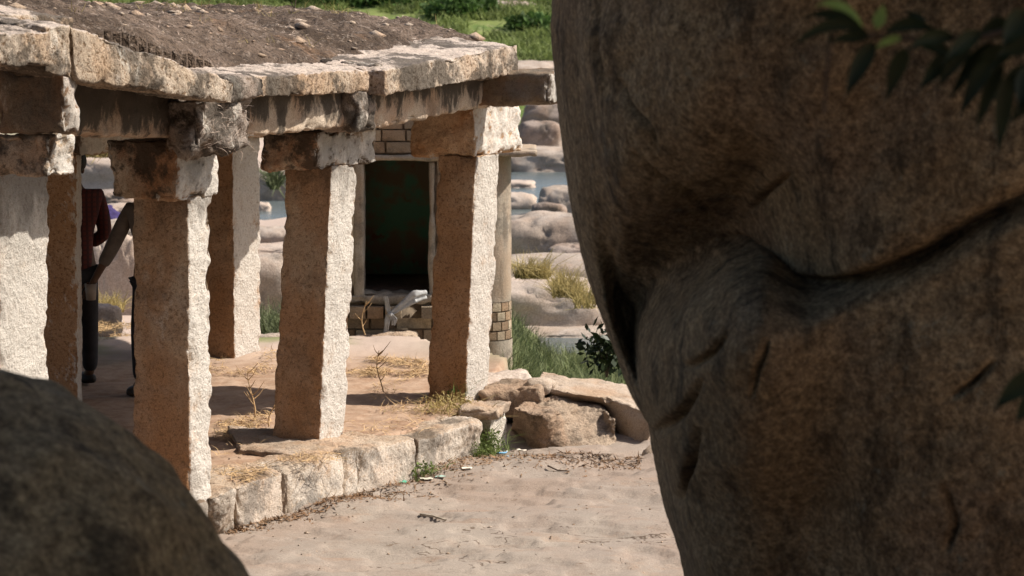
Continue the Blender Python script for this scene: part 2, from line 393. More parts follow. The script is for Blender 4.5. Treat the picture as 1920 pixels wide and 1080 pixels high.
def block(name, secs, mat, parent=None, res=0.03, r=0.035, big=0.03, mid=0.012, fine=0.006, chip=0.03, seed=0, kind=None, cap=(70, 40, 150), freq=1.0):
    """rough-hewn stone lofted through sections; each section is 4 corners: (y0z0, y1z0, y1z1, y0z1)"""
    secs = np.asarray(secs, float); ns = len(secs)
    A = secs.mean(axis=1)
    lx = sum(np.linalg.norm(A[i + 1] - A[i]) for i in range(ns - 1))
    ly = np.mean([np.linalg.norm(s[1] - s[0]) + np.linalg.norm(s[2] - s[3]) for s in secs]) / 2
    lz = np.mean([np.linalg.norm(s[3] - s[0]) + np.linalg.norm(s[2] - s[1]) for s in secs]) / 2
    nx, ny, nz = (max(2, min(c, int(round(l / res)))) for l, c in zip((lx, ly, lz), cap))
    U, Fc = box_grid(nx, ny, nz)
    L = np.array([lx, ly, lz]); h = L / 2
    rr = min(r, 0.45 * h.min())
    p = (U - 0.5) * L
    q = np.clip(p, -(h - rr), h - rr)
    d = p - q; dn = np.linalg.norm(d, axis=1, keepdims=True)
    nrm = d / (dn + 1e-9)
    p2 = q + nrm * rr
    T = np.clip(p2 / L + 0.5, 0, 1)
    t = T[:, 0] * (ns - 1); i0 = np.clip(t.astype(int), 0, ns - 2); f = (t - i0)[:, None]
    if ns > 2:
        Pm = secs[np.clip(i0 - 1, 0, ns - 1)]; P0 = secs[i0]; P1 = secs[i0 + 1]; P2 = secs[np.clip(i0 + 2, 0, ns - 1)]
        ff = f[:, :, None]
        CS = 0.5 * ((2 * P0) + (-Pm + P1) * ff + (2 * Pm - 5 * P0 + 4 * P1 - P2) * ff ** 2 + (-Pm + 3 * P0 - 3 * P1 + P2) * ff ** 3)
    else:
        CS = secs[i0] * (1 - f[:, :, None]) + secs[i0 + 1] * f[:, :, None]
    y = T[:, 1:2]; z = T[:, 2:3]
    V = (CS[:, 0] * (1 - y) + CS[:, 1] * y) * (1 - z) + (CS[:, 3] * (1 - y) + CS[:, 2] * y) * z
    if np.linalg.det(np.array([A[-1] - A[0], secs[0][1] - secs[0][0], secs[0][3] - secs[0][0]])) < 0:
        Fc = Fc[:, ::-1]
    N = vnormals(V, Fc)
    # closeness to an edge of the block
    m = np.sort(np.stack([h[k] - np.abs((U[:, k] - 0.5) * L[k]) for k in range(3)], 1), axis=1)
    edge = np.exp(-(m[:, 1] / 0.05) ** 2)
    so = seed * 13.7
    W = V * freq + so
    disp = big * 1.6 * fbm(W * 1.7, 3, seed) + mid * 1.8 * fbm(W * 7.0, 3, seed + 5)
    disp = disp - fine * 2.2 * np.abs(perlin(W * 24, seed + 9)) - fine * 1.2 * np.abs(perlin(W * 47, seed + 11))
    ch = np.maximum(0, fbm(W * 5.5, 3, seed + 21) + 0.05)
    disp = disp - chip * 2.6 * ch * edge
    V = V + N * disp[:, None]
    return mk(name, V, Fc, mat, parent, True, kind)

def prism(M, a, b, z0, z1, top=None, topscale=(1, 1)):
    """sections of an upright block from near corner M, footprint vectors a (left/back) and b (right/back)"""
    M = np.asarray(M, float)[:2]; a = np.asarray(a, float); b = np.asarray(b, float)
    Mt = M if top is None else np.asarray(top, float)[:2]
    def sec(m, z, s):
        p = [m, m + b * s[1], m + b * s[1] + a * s[0], m + a * s[0]]
        return [np.array([q[0], q[1], z]) for q in p]
    return [sec(M, z0, (1, 1)), sec(Mt, z1, topscale)]

Ud = np.array([0.43, 0.903]); Nd = np.array([0.903, -0.43])
Xd = np.array([-0.72, 0.694])

_ico = {}
def ico(n):
    if n not in _ico:
        bm = bmesh.new(); bmesh.ops.create_icosphere(bm, subdivisions=n, radius=1)
        bm.verts.ensure_lookup_table()
        _ico[n] = (np.array([v.co[:] for v in bm.verts]), np.array([[v.index for v in f.verts] for f in bm.faces])); bm.free()
    return _ico[n]
def boulder_mesh(cen, rad, seed, n=4, rough=0.16, flat=2.6, rot=0.0):
    D, Fc = ico(n)
    e = flat
    s = (np.abs(D[:, 0]) ** e + np.abs(D[:, 1]) ** e + np.abs(D[:, 2]) ** e) ** (-1.0 / e)
    P = D * s[:, None]
    k = 1 + rough * 1.5 * fbm(D * np.array([0.9, 0.9, 2.0]) + seed * 3.1, 3, seed) + rough * 0.22 * fbm(D * 4 + seed, 5, seed + 3)
    crack = np.abs(fbm(D * 1.4 + seed * 1.7, 2, seed + 7))
    k = k - 0.07 * np.exp(-(crack / 0.03) ** 2)
    P = P * k[:, None] * np.array(rad)
    c, s_ = math.cos(rot), math.sin(rot)
    P = np.stack([P[:, 0] * c - P[:, 1] * s_, P[:, 0] * s_ + P[:, 1] * c, P[:, 2]], 1)
    return P + np.array(cen), Fc

# ---------------------------------------------------------------- the ground, one sheet to the horizon
PLAT_JOINTS = [(396, 935, 1000), (446, 914, 990), (538, 879, 970), (645, 850, 943), (672, 845, 935), (783, 820, 898), (905, 786, 853)]
plat_front = [rz(x, yt, 0.0)[:2] for x, yt, yb in PLAT_JOINTS]
back = np.array([-0.903, 0.43]) * 0.25
poly = [p + back for p in plat_front]
poly = [np.array([-9.0, 13.9]), np.array([-3.5, 13.9])] + poly + [np.array([-0.25, 20.1]), np.array([0.0, 22.6]), np.array([-1.0, 24.1]), np.array([-9, 24.6])]
poly = np.array(poly)
def inside_dist(X, Y, P):
    """signed distance to polygon, positive inside"""
    d = np.full(X.shape, 1e9); ins = np.zeros(X.shape, bool)
    n = len(P)
    for i in range(n):
        a = P[i]; b = P[(i + 1) % n]; e = b - a
        t = np.clip(((X - a[0]) * e[0] + (Y - a[1]) * e[1]) / (e @ e), 0, 1)
        d = np.minimum(d, np.hypot(X - a[0] - t * e[0], Y - a[1] - t * e[1]))
        c = ((a[1] > Y) != (b[1] > Y)) & (X < (b[0] - a[0]) * (Y - a[1]) / (b[1] - a[1] + 1e-12) + a[0])
        ins ^= c
    return np.where(ins, d, -d)
YP = [-60, -10, 0, 3, 7, 13.2, 21.3, 22.0, 24.5, 30, 34.8, 35.8, 38.6, 40, 53.5, 55.5, 70.5, 72.5, 86, 100, 128, 165, 240, 420, 900, 3000]
ZR = [1.9, 1.9, 1.75, 1.6, 0.9, -0.33, -0.33, -0.6, -1.4, -1.75, -1.8, -2.15, -2.15, -1.75, -1.7, -2.4, -2.4, -1.8, -1.2, 0.0, 3.6, 9, 16, 26, 30, 30]
ZL = [1.9, 1.9, 1.75, 1.6, 0.9, -0.33, -0.33, -0.33, -0.4, -0.85, -1.3, -1.5, -1.6, -1.7, -1.7, -2.4, -2.4, -1.8, -1.2, 0.0, 3.6, 9, 16, 26, 30, 30]
def terrain(X, Y):
    zr = np.interp(Y, YP, ZR); zl = np.interp(Y, YP, ZL)
    w = sstep(-0.3, 0.7, X)
    z = zl * (1 - w) + zr * w
    P = np.stack([X, Y, np.zeros_like(X)], 1)
    n1 = fbm(P * 0.35, 4, 3)
    farw = sstep(22, 40, Y)
    z = z + n1 * (0.03 + 0.30 * farw) * np.where((Y > 54) & (Y < 72), 0.6, 1)
    m = (Y < 24)
    fine = np.zeros_like(z)
    if m.any():
        Q = P[m]
        q = Q * np.array([0.8, 1.5, 1])
        lay = fbm(q * 0.9 + 5, 4, 12)
        st = sstep(-0.02, 0.0, lay) * 0.03 + sstep(0.16, 0.175, lay) * 0.022 + sstep(-0.22, -0.2, lay) * 0.022
        cr = np.abs(fbm(q * 0.55 + 9, 4, 14))
        f = st + 0.006 * fbm(Q * 4, 4, 15) - 0.02 * np.exp(-(cr / 0.006) ** 2) + 0.0015 * fbm(Q * 15, 2, 16)
        sd_ = inside_dist(Q[:, 0], Q[:, 1], poly)
        w2 = sstep(-0.02, 0.05, sd_)
        flo = -0.02 + 0.022 * fbm(Q * 2.2, 4, 17) + 0.010 * fbm(Q * 9, 3, 19)
        base = z[m] + f * sstep(10, 13, Q[:, 1])
        z[m] = base * (1 - w2) + flo * w2
    return z
def span(*seg):
    out = []
    for a, b, st in seg: out += list(np.arange(a, b, st))
    return np.array(out + [seg[-1][1]])
gx = span((-700, -100, 60), (-100, -20, 6), (-20, -4.6, 0.5), (-4.6, 2.2, 0.035), (2.2, 20, 0.5), (20, 100, 6), (100, 700, 60))
gy = span((-60, 0, 8), (0, 13.5, 0.6), (13.5, 21.6, 0.035), (21.6, 30, 0.12), (30, 60, 0.5), (60, 170, 1.6), (170, 420, 16), (420, 3000, 200))
GX, GY = np.meshgrid(gx, gy)
GZ = terrain(GX.ravel(), GY.ravel())
nx_, ny_ = len(gx), len(gy)
I = np.arange(nx_ * ny_).reshape(ny_, nx_)
FG = np.stack([I[:-1, :-1].ravel(), I[:-1, 1:].ravel(), I[1:, 1:].ravel(), I[1:, :-1].ravel()], 1)
ground = mk('ground', np.stack([GX.ravel(), GY.ravel(), GZ], 1), FG, M_ground, kind='structure')
def tz(x, y): return float(terrain(np.array([float(x)]), np.array([float(y)]))[0])

wv = [(-400, 33, -1.93), (400, 33, -1.93), (400, 84, -1.93), (-400, 84, -1.93)]
river = mk('river', wv, [(0, 1, 2, 3)], M_water, kind='structure', smooth=False)

# ---------------------------------------------------------------- the pillared pavilion
pav = thing('stone_pavilion', (-1.6, 18.5, 0), 'open granite pavilion with rough square pillars and tilted eave slabs under matted earth', 'pavilion')

def pillar(base_px, top_px, a, b, ztop, mat, seed, zbase=-0.06, ang=None, lab=None, M=None, wav=0.005):
    Mb = rz(base_px[0], base_px[1], 0) if M is None else np.array([M[0], M[1], 0])
    au, bu = (-Nd, Ud) if ang is None else ang
    # the top corner: same distance, shifted sideways by the lean
    Tt = ry(top_px, base_px[1], Mb[1]); T = np.array([ry(top_px, 300, Mb[1])[0], Mb[1]])
    secs = prism(Mb, au * a, bu * b, zbase, ztop, top=T, topscale=(0.98, 1.02))
    mid = [(p + q) / 2 + np.array([0.012 * math.sin(seed * 3), 0, 0]) for p, q in zip(*secs)]
    o = block('pillar', [secs[0], secs[1]], mat, pav, res=0.014, r=0.016, big=0.012, mid=wav, fine=0.0042, chip=0.018 + 0.004 * (seed % 3), seed=seed, cap=(170, 36, 36))
    if lab: o['label'] = lab
    return Mb, T
# sections run upwards, so the first grid axis is height
P1 = pillar((355, 942), 352, 0.46, 0.28, 2.06, M_pillar, 1, wav=0.008)
P2 = pillar((598, 834), 622, 0.42, 0.40, 2.12, M_pillar, 2)
P3 = pillar((872, 752), 893, 0.37, 0.46, 2.06, M_pillar_warm, 3)
M0 = ry(-6, 700, 14.6)
P0 = pillar((-6, 1045), -4, 0.5, 0.50, 2.36, M_pillar, 4, M=M0)
M0b = ry(147, 700, 19.7)
P0b = pillar((147, 775), 146, 0.45, 0.42, 2.1, M_pillar_warm, 5, M=M0b, ang=(np.array([-0.97, -0.16]), np.array([-0.10, 0.99])))
P5 = pillar((440, 668), 437, 0.46, 0.48, 2.06, M_pillar_warm, 6)
for k, (bx, by) in enumerate(((-6.0, 17.8), (-6.6, 22.0), (-5.4, 19.6))):
    pillar((0, 0), -1000, 0.45, 0.45, 2.1, M_pillar, 30 + k, M=(bx, by)) if False else None

def cblock(name, px, py, Y, a, b, z0, z1, mat, seed, fwd=0.0, parent=pav, au=None, bu=None, **kw):
    """block whose near bottom corner shows at pixel (px,py) at distance Y"""
    M = ry(px, py, Y)
    au = -Nd if au is None else au; bu = Ud if bu is None else bu
    # grid x along b, y along a
    M2 = M[:2]; a_ = au * a; b_ = bu * b
    def s(m): return [np.array([*m, z0]), np.array([*(m + a_), z0]), np.array([*(m + a_), z1]), np.array([*m, z1])]
    return block(name, [s(M2), s(M2 + b_)], mat, parent, seed=seed, **kw)
ck = dict(res=0.018, r=0.025, big=0.025, mid=0.012, fine=0.009, chip=0.05)
cblock('capital', 94, 335, 14.2, 1.0, 0.27, 2.33, 2.58, M_capital, 40, **ck)
cblock('capital', 330, 384, 15.85, 0.55, 0.52, 2.04, 2.44, M_capital, 41, **ck)
cblock('capital', 596, 320, 17.85, 0.50, 0.95, 2.09, 2.38, M_capital, 42, **ck)
cblock('capital', 890, 299, 20.0, 0.60, 0.95, 2.04, 2.48, M_capital_warm, 43, **ck)
cblock('capital', 425, 280, 22.2, 0.55, 0.8, 2.04, 2.40, M_capital_warm, 44, **ck)
cblock('capital', 150, 280, 19.6, 0.6, 0.8, 2.08, 2.42, M_capital, 45, **ck)
# cross beams, their ends sticking out past the facade
bk = dict(res=0.022, r=0.04, big=0.03, mid=0.012, fine=0.007, chip=0.05)
o = cblock('cross_beam', 122, 256, 14.1, 0.50, 0.17, 2.585, 2.965, M_beamend, 50, **bk)
cblock('cross_beam', 373, 290, 15.62, 0.30, 0.68, 2.36, 2.76, M_mossy, 51, res=0.018, r=0.07, big=0.06, mid=0.03, fine=0.014, chip=0.09)
cblock('cross_beam', 668, 254, 17.75, 2.6, 0.36, 2.385, 2.70, M_mossy, 52, cap=(40, 120, 30), **bk)
cblock('cross_beam', 1030, 201, 19.62, 3.2, 0.42, 2.485, 2.76, M_beamend, 53, cap=(40, 120, 30), **bk)
# lengthwise beams on the capitals
def lbeam(p0, p1, z0a, z0b, h, mat, seed, depth=0.42, name='beam'):
    (xa, ya, Ya), (xb, yb, Yb) = p0, p1
    A = ry(xa, ya, Ya)[:2]; B = ry(xb, yb, Yb)[:2]
    d = (B - A) / np.linalg.norm(B - A); n = np.array([-d[1], d[0]]) * depth
    def s(m, z0): return [np.array([*m, z0]), np.array([*(m + n), z0]), np.array([*(m + n), z0 + h]), np.array([*m, z0 + h])]
    return block(name, [s(A, z0a), s(B, z0b)], mat, pav, res=0.024, r=0.03, big=0.02, mid=0.012, fine=0.004, chip=0.03, seed=seed, cap=(130, 24, 24))
lbeam((110, 255, 14.75), (372, 262, 16.05), ry(120, 255, 14.75)[2], ry(372, 258, 16.05)[2], 0.40, M_beam, 60)
lbeam((385, 262, 16.35), (672, 236, 17.95), ry(400, 268, 16.35)[2], ry(672, 236, 17.95)[2], 0.38, M_beam, 61)
lbeam((690, 247, 18.05), (925, 198, 20.1), ry(690, 247, 18.05)[2], ry(925, 198, 20.1)[2], 0.38, M_beam, 62)
# back row beams
lbeam((40, 262, 19.8), (400, 262, 22.1), 2.44, 2.44, 0.34, M_beam, 63)
lbeam((400, 262, 22.1), (545, 240, 24.4), 2.42, 2.46, 0.30, M_beam, 64)

# eave slabs: front face corners from the photograph on an upright plane standing out from the facade
def slab(bl, tl, br, tr, plane, depth, rise, seed, nx=(-1, 0), mat=M_slab, extra=0.0):
    p0, n = plane
    q = [rp(x, y, p0, n) for x, y in (bl, tl, br, tr)]
    bd = np.array([*(-Nd if nx == (-1, 0) else np.array(nx)), 0.0]) * depth
    up = np.array([0, 0, rise])
    s0 = [q[0], q[0] + bd + up * 0.9, q[1] + bd + up, q[1]]
    s1 = [q[2], q[2] + bd + up * 0.9, q[3] + bd + up, q[3]]
    return block('eave_slab', [s0, s1], mat, pav, res=0.016, r=0.018, big=0.016, mid=0.008, fine=0.008, chip=0.025, seed=seed, cap=(150, 80, 24))
n3 = np.array([*Nd, 0.0])
pl3 = (np.array([*(P3[0][:2] + Nd * 0.42), 0.0]), n3)
slab((722, 182), (722, 130), (972, 140), (972, 82), pl3, 1.0, 0.07, 70)
pl2 = (np.array([*(P2[0][:2] + Nd * 0.45), 0.0]), n3)
slab((452, 186), (450, 143), (697, 176), (695, 128), pl2, 1.1, 0.10, 71)
na = Nd
pl1 = (np.array([*ry(440, 190, 15.7)[:2], 0.0]), np.array([*na, 0.0]))
slab((146, 152), (132, 46), (438, 196), (442, 152), pl1, 1.6, 0.10, 72, nx=(-1, 0))
pl0 = (np.array([*ry(95, 120, 13.85)[:2], 0.0]), np.array([*Nd, 0.0]))
slab((-220, 140), (-220, 60), (97, 124), (95, 58), pl0, 1.5, 0.15, 73)
# the upper, second course slab peeping out between them
plu = (np.array([*ry(120, 60, 14.7)[:2], 0.0]), np.array([*Nd, 0.0]))
slab((0, 70), (0, 22), (150, 80), (140, 32), plu, 1.0, 0.15, 74)
plg = (np.array([*ry(118, 90, 13.98)[:2], 0.0]), np.array([*Nd, 0.0]))
slab((86, 138), (86, 50), (137, 152), (137, 44), plg, 0.5, 0.05, 78)
# filler stones between the slabs and the beams
cblock('packing_stone', 705, 178, 18.0, 0.5, 0.22, 2.69, 2.90, M_mossy, 75, **bk)
cblock('packing_stone', 100, 128, 14.3, 0.9, 0.35, 2.93, 3.02, M_mossy, 76, **bk)
cblock('packing_stone', 430, 205, 15.85, 0.6, 0.5, 2.70, 2.86, M_mossy, 77, **bk)

# roof: ceiling slabs and the mound of earth and dead roots over them
RPX = [(-60, 40, 14.6), (135, 31, 15.5), (205, 34, 15.9), (273, 53, 16.2), (345, 82, 16.5), (418, 106, 16.9), (471, 110, 17.2), (500, 98, 17.5), (553, 107, 17.7), (593, 123, 17.8), (650, 130, 18.1), (700, 129, 18.5), (763, 102, 19.2), (833, 97, 19.8), (927, 80, 20.3)]
RE = np.array([ry(*q) for q in RPX] + [(-0.28, 21.2, 2.9), (-0.95, 23.2, 2.9), (-1.7, 24.8, 2.9), (-3.9, 25.3, 2.9), (-9.5, 25.0, 2.9), (-9.5, 13.5, 3.1)])
RP = RE[:, :2]
def grid_in(P, step, fn_top, fn_bot, name, mat, parent, kind=None):
    x0, y0 = P.min(0); x1, y1 = P.max(0)
    xs = np.arange(x0, x1 + step, step); ys = np.arange(y0, y1 + step, step)
    X, Y = np.meshgrid(xs, ys); sd_ = inside_dist(X.ravel(), Y.ravel(), P).reshape(X.shape)
    # pull the fringe onto the outline
    ok = sd_ > -step * 0.9
    top = fn_top(X.ravel(), Y.ravel(), np.maximum(sd_.ravel(), 0)); bot = fn_bot(X.ravel(), Y.ravel())
    ids = -np.ones(X.size, int); k = np.where(ok.ravel())[0]; ids[k] = np.arange(len(k)); n = len(k)
    V = np.concatenate([np.stack([X.ravel()[k], Y.ravel()[k], top[k]], 1), np.stack([X.ravel()[k], Y.ravel()[k], bot[k]], 1)])
    G = ids.reshape(X.shape)
    q = np.stack([G[:-1, :-1].ravel(), G[:-1, 1:].ravel(), G[1:, 1:].ravel(), G[1:, :-1].ravel()], 1)
    q = q[(q >= 0).all(1)]
    ed = {}
    for f in q:
        for a, b in zip(f, np.roll(f, -1)): ed[(a, b)] = 1
    side = [(b, a, a + n, b + n) for (a, b) in ed if (b, a) not in ed]
    return mk(name, V, np.concatenate([q, q[:, ::-1] + n, np.array(side)]), mat, parent, True, kind)
def roof_top(X, Y, d):
    P = np.stack([X, Y, X * 0], 1)
    D2 = (X[:, None] - RE[None, :, 0]) ** 2 + (Y[:, None] - RE[None, :, 1]) ** 2 + 0.05
    w = D2 ** -1.8; zb = (w * RE[None, :, 2]).sum(1) / w.sum(1)
    f = zb - 0.09 + 0.43 * (1 - np.exp(-d / 0.55)) + 0.05 * fbm(P * 1.1, 4, 81) + 0.055 * fbm(P * 4.5, 4, 83) + 0.035 * np.abs(fbm(P * 13, 3, 85))
    return f
grid_in(RP, 0.045, roof_top, lambda X, Y: X * 0 + 2.78, 'roof', M_roof, pav)
CP_ = np.array([(-9.5, 14.5), (-3.5, 14.9), (-2.5, 16.6), (-0.6, 20.3), (-1.3, 23.2), (-2.0, 24.3), (-9.5, 24.6)])
grid_in(CP_, 0.3, lambda X, Y, d: X * 0 + 2.779, lambda X, Y: X * 0 + 2.72, 'ceiling', M_beam, pav)

def strands(name, pts, L, W, spread, mat, parent=None, up=0.3, curve=0.3, seg=2, kind='stuff', lay=None, seed=0, taper=True):
    """thin blades: pts (N,3) roots"""
    r = np.random.default_rng(seed + 100)
    n = len(pts); pts = np.asarray(pts)
    ang = r.uniform(0, 2 * math.pi, n) if lay is None else r.normal(lay[0], lay[1], n)
    el = np.clip(r.normal(up, spread, n), -0.1, 1.5)
    ln = L * r.uniform(0.5, 1.4, n)
    d = np.stack([np.cos(ang) * np.cos(el), np.sin(ang) * np.cos(el), np.sin(el)], 1)
    side = np.stack([-np.sin(ang + r.normal(0, .6, n)), np.cos(ang), r.normal(0, .4, n)], 1); side /= np.linalg.norm(side, axis=1, keepdims=True)
    bend = np.stack([r.normal(0, 1, n), r.normal(0, 1, n), -np.abs(r.normal(0, 1, n))], 1) * curve
    V, Fc = [], []
    for k in range(seg + 1):
        t = k / seg
        c = pts + d * (ln * t)[:, None] + bend * (ln * t * t)[:, None]
        w = W * ((1 - t * 0.85) if taper else 1)
        V += [c - side * w / 2, c + side * w / 2]
    V = np.concatenate(V)
    for k in range(seg):
        a = np.arange(n) + 2 * k * n; b = a + n; c = b + n; e = c + n
        Fc.append(np.stack([a, b, e, c], 1))
    return mk(name, V, np.concatenate(Fc), mat, parent, False, kind)
def scatter_px(n, x0, y0, x1, y1, z, seed=0):
    r = np.random.default_rng(seed); xs = r.uniform(x0, x1, n); ys = r.uniform(y0, y1, n)
    return np.array([rz(x, y, z) for x, y in zip(xs, ys)])
# roots on the roof
r_ = np.random.default_rng(5)
rx = r_.uniform(-5.5, 0.4, 60000); ry_ = r_.uniform(13.5, 25.4, 60000)
dd = inside_dist(rx, ry_, RP)
keep = dd > 0.02
rx, ry_, dd = rx[keep], ry_[keep], dd[keep]
patch = fbm(np.stack([rx, ry_, rx * 0], 1) * 1.3, 3, 90)
sel = r_.uniform(0, 1, len(rx)) < sstep(-0.25, 0.25, patch) * 0.8 + 0.2
pts = np.stack([rx, ry_, roof_top(rx, ry_, dd)], 1)
h1 = pts[sel & (patch > -0.05)]
strands('root_mat', h1[:6500], 0.085, 0.006, 0.3, M_root, pav, up=0.08, curve=0.35, seg=3, lay=(0.9, 1.0), seed=1)
strands('dead_grass', pts[~sel][:5000], 0.08, 0.007, 0.3, M_rootdark, pav, up=0.12, curve=0.35, seg=3, seed=2)
# roots hanging over the cross beam end beside the corner
hp = []
for k in range(160):
    hp.append(ry(r_.uniform(375, 478), r_.uniform(195, 285), 15.55 + r_.uniform(0, 0.25)))
strands('hanging_roots', np.array(hp), 0.10, 0.005, 0.8, M_root, pav, up=-0.3, curve=0.5, seg=3, seed=3)

rr_ = np.random.default_rng(32); kr = rr_.choice(len(pts), 700)
V8 = np.array([(1, 0, 0), (0.3, 1, 0.1), (-1, 0.2, 0), (0, -1, 0), (0.1, 0, 0.6), (0, 0, -0.6)], float)
G8 = np.array([(0, 1, 4), (1, 2, 4), (2, 3, 4), (3, 0, 4), (1, 0, 5), (2, 1, 5), (3, 2, 5), (0, 3, 5)])
mk('roof_rubble', np.concatenate([(V8 + rr_.normal(0, 0.15, (6, 3))) * (0.012 + 0.06 * rr_.uniform() ** 4) * np.array([1.3, 1, 1]) + pts[k] for k in kr]), np.concatenate([G8 + 6 * k for k in range(len(kr))]), M_rock, pav, False, 'stuff')
rw = np.random.default_rng(31); wk = rw.choice(len(pts), 260)
wk = wk[patch[wk] < 0.1][:90]
strands('roof_weeds', np.repeat(pts[wk], 6, 0) + rw.normal(0, 0.03, (len(wk) * 6, 3)) * np.array([1, 1, 0]), 0.13, 0.007, 0.3, M_drygrass, pav, up=1.0, curve=0.4, seg=2, seed=6)

# ---------------------------------------------------------------- platform edge stones
plat = thing('stone_plinth', (-1.3, 17.9, -0.3), 'low stone plinth edged with whitish worn kerb blocks under the pavilion pillars', 'plinth')
for i in range(len(PLAT_JOINTS) - 1):
    (xa, ta, ba), (xb, tb, bb) = PLAT_JOINTS[i], PLAT_JOINTS[i + 1]
    dz = [0.0, 0.012, -0.01, 0.012, 0.004, -0.01][i]
    def sec(x, t_, b_, sh):
        T = rz(x, t_, 0.0); B = rz(x, b_, -0.33)
        T = T + np.array([Ud[0], Ud[1], 0]) * sh; B = B + np.array([Ud[0], Ud[1], 0]) * sh
        bd = np.array([*(-Nd), 0]) * (0.50 + 0.1 * math.sin(i * 2.1))
        T[2] += dz; B = B + np.array([0, 0, -0.08])
        return [B, B + bd, T + bd, T]
    block('kerb_block', [sec(xa, ta, ba, 0.001), sec(xb, tb, bb, -0.001)], M_edge, plat, res=0.016, r=0.035, big=0.03, mid=0.010, fine=0.007, chip=0.018, seed=100 + i, cap=(60, 36, 28))
# leftward edge, mostly behind the near boulder
for i in range(3):
    A = rz(396, 935, 0)[:2] - Ud * (0.02 + i * 0.75); B = A - Ud * 0.72
    def s2(m): return [np.array([*m, -0.4]), np.array([*(m - Nd * 0.45), -0.4]), np.array([*(m - Nd * 0.45), 0.0]), np.array([*m, 0.0])]
    block('kerb_block', [s2(B), s2(A)], M_edge, plat, res=0.03, big=0.03, seed=120 + i)
# base slab below the second pillar
A = rz(446, 840, 0.03); B = rz(632, 838, 0.03)
def bs(p, d): return [p + np.array([0, 0, -0.07]), p + np.array([d[0], d[1], -0.09]), p + np.array([d[0], d[1], 0]), p]
block('base_slab', [bs(A, (-0.2, 1.0)), bs(rz(560, 852, .03), (-0.3, 1.1)), bs(B, (-0.25, 1.15))], M_rock, plat, res=0.025, r=0.02, big=0.02, mid=0.01, chip=0.03, seed=130, cap=(60, 50, 8))

# ---------------------------------------------------------------- terrace stones on the right
def tstone(name, secs, mat, label, seed, **kw):
    kw = {**dict(res=0.018, r=0.03, big=0.02, mid=0.012, fine=0.007, chip=0.04, cap=(80, 50, 40)), **kw}
    o = block(name, secs, mat, None, seed=seed, **kw)
    return tag(o, label, 'rock')
def sc4(fb, ft, dep, zb, zt, lift=0.0):
    """section: front-bottom pixel on height zb, front-top pixel on height zt, depth vector"""
    B = rz(*fb, zb); T = rz(*ft, zt); d = np.array([dep[0], dep[1], 0.0])
    return [B, B + d, T + d + np.array([0, 0, lift]), T]
# pale end slab beside the third pillar
B = rz(921, 852, -0.34); 
q = B[:2]
def upr(m, a, z0, z1): return [np.array([*m, z0]), np.array([*(m + a), z0]), np.array([*(m + a), z1]), np.array([*m, z1])]
tstone('end_slab', [upr(q, -Nd * 0.34, -0.42, 0.0), upr(q + Ud * 0.32, -Nd * 0.34, -0.42, 0.02)], M_whiteedge, 'upright pale stone end where the plinth meets the rough boulder', 201)
tstone('corner_slab', [upr(rz(858, 766, 0.06)[:2], np.array([0.1, 0.42]), -0.05, 0.06), upr(rz(932, 768, 0.06)[:2], np.array([0.12, 0.45]), -0.04, 0.065)], M_rock, 'flat pinkish slab laid in front of the third pillar above the pale upright stone', 202, r=0.03, big=0.02)
tstone('grey_slab', [upr(rz(890, 726, 0.04)[:2], np.array([0.0, 0.75]), -0.2, 0.07), upr(rz(998, 712, 0.07)[:2], np.array([-0.05, 0.55]), -0.2, 0.08)], M_riverpale, 'grey flat slab behind the third pillar at the foot of the shrine', 203, r=0.04, big=0.03)
tstone('rubble_stone', [upr(rz(900, 746, 0.0)[:2], np.array([0.0, 0.4]), -0.2, 0.05), upr(rz(960, 744, 0.0)[:2], np.array([0.0, 0.45]), -0.2, 0.08), upr(rz(1014, 748, 0.0)[:2], np.array([0.05, 0.5]), -0.2, 0.09)], M_roughrock, 'lumpy rubble ledge between the grey slab and the end of the plinth', 204, big=0.02, mid=0.02, chip=0.05)
# rough boulder
tstone('rough_boulder', [
    sc4((952, 836), (962, 765), (0.10, 0.75), -0.42, 0.0),
    sc4((990, 856), (1000, 774), (0.12, 0.95), -0.42, -0.02, 0.0),
    sc4((1030, 860), (1030, 779), (0.10, 0.9), -0.42, -0.03, 0.01),
    sc4((1085, 858), (1078, 768), (0.05, 0.7), -0.40, -0.07, 0.04),
    sc4((1140, 856), (1122, 764), (0.03, 0.7), -0.40, -0.08, 0.04),
    sc4((1162, 842), (1148, 786), (-0.05, 0.7), -0.40, -0.12, 0.04)], M_roughrock,
    'squat brown boulder with a rough broken face and smooth flat top', 205, big=0.02, mid=0.014, fine=0.016, chip=0.03, res=0.014, cap=(100, 60, 50))
# long terrace slab whose right end turns down to the ground
tstone('terrace_slab', [
    sc4((1003, 728), (1001, 713), (0.1, 0.4), 0.0, 0.06),
    sc4((1026, 745), (1024, 728), (0.0, 0.9), -0.04, 0.05),
    sc4((1070, 754), (1070, 737), (0.0, 0.9), -0.06, 0.04),
    sc4((1124, 766), (1132, 746), (0.0, 1.0), -0.12, 0.0),
    sc4((1166, 822), (1186, 762), (0.05, 1.1), -0.34, -0.05),
    sc4((1198, 856), (1236, 786), (0.08, 1.0), -0.46, -0.12)], M_rock,
    'long pale terrace slab whose right end bends down beside the huge boulder', 206, big=0.012, mid=0.008, res=0.018, cap=(120, 60, 18))
o = boulder_mesh(tuple(rz(1232, 862, -0.36)), (0.13, 0.12, 0.12), 5, 3); tag(mk('stone', *o, M_rock), 'small stone on the ground at the right end of the terrace slab', 'stone')
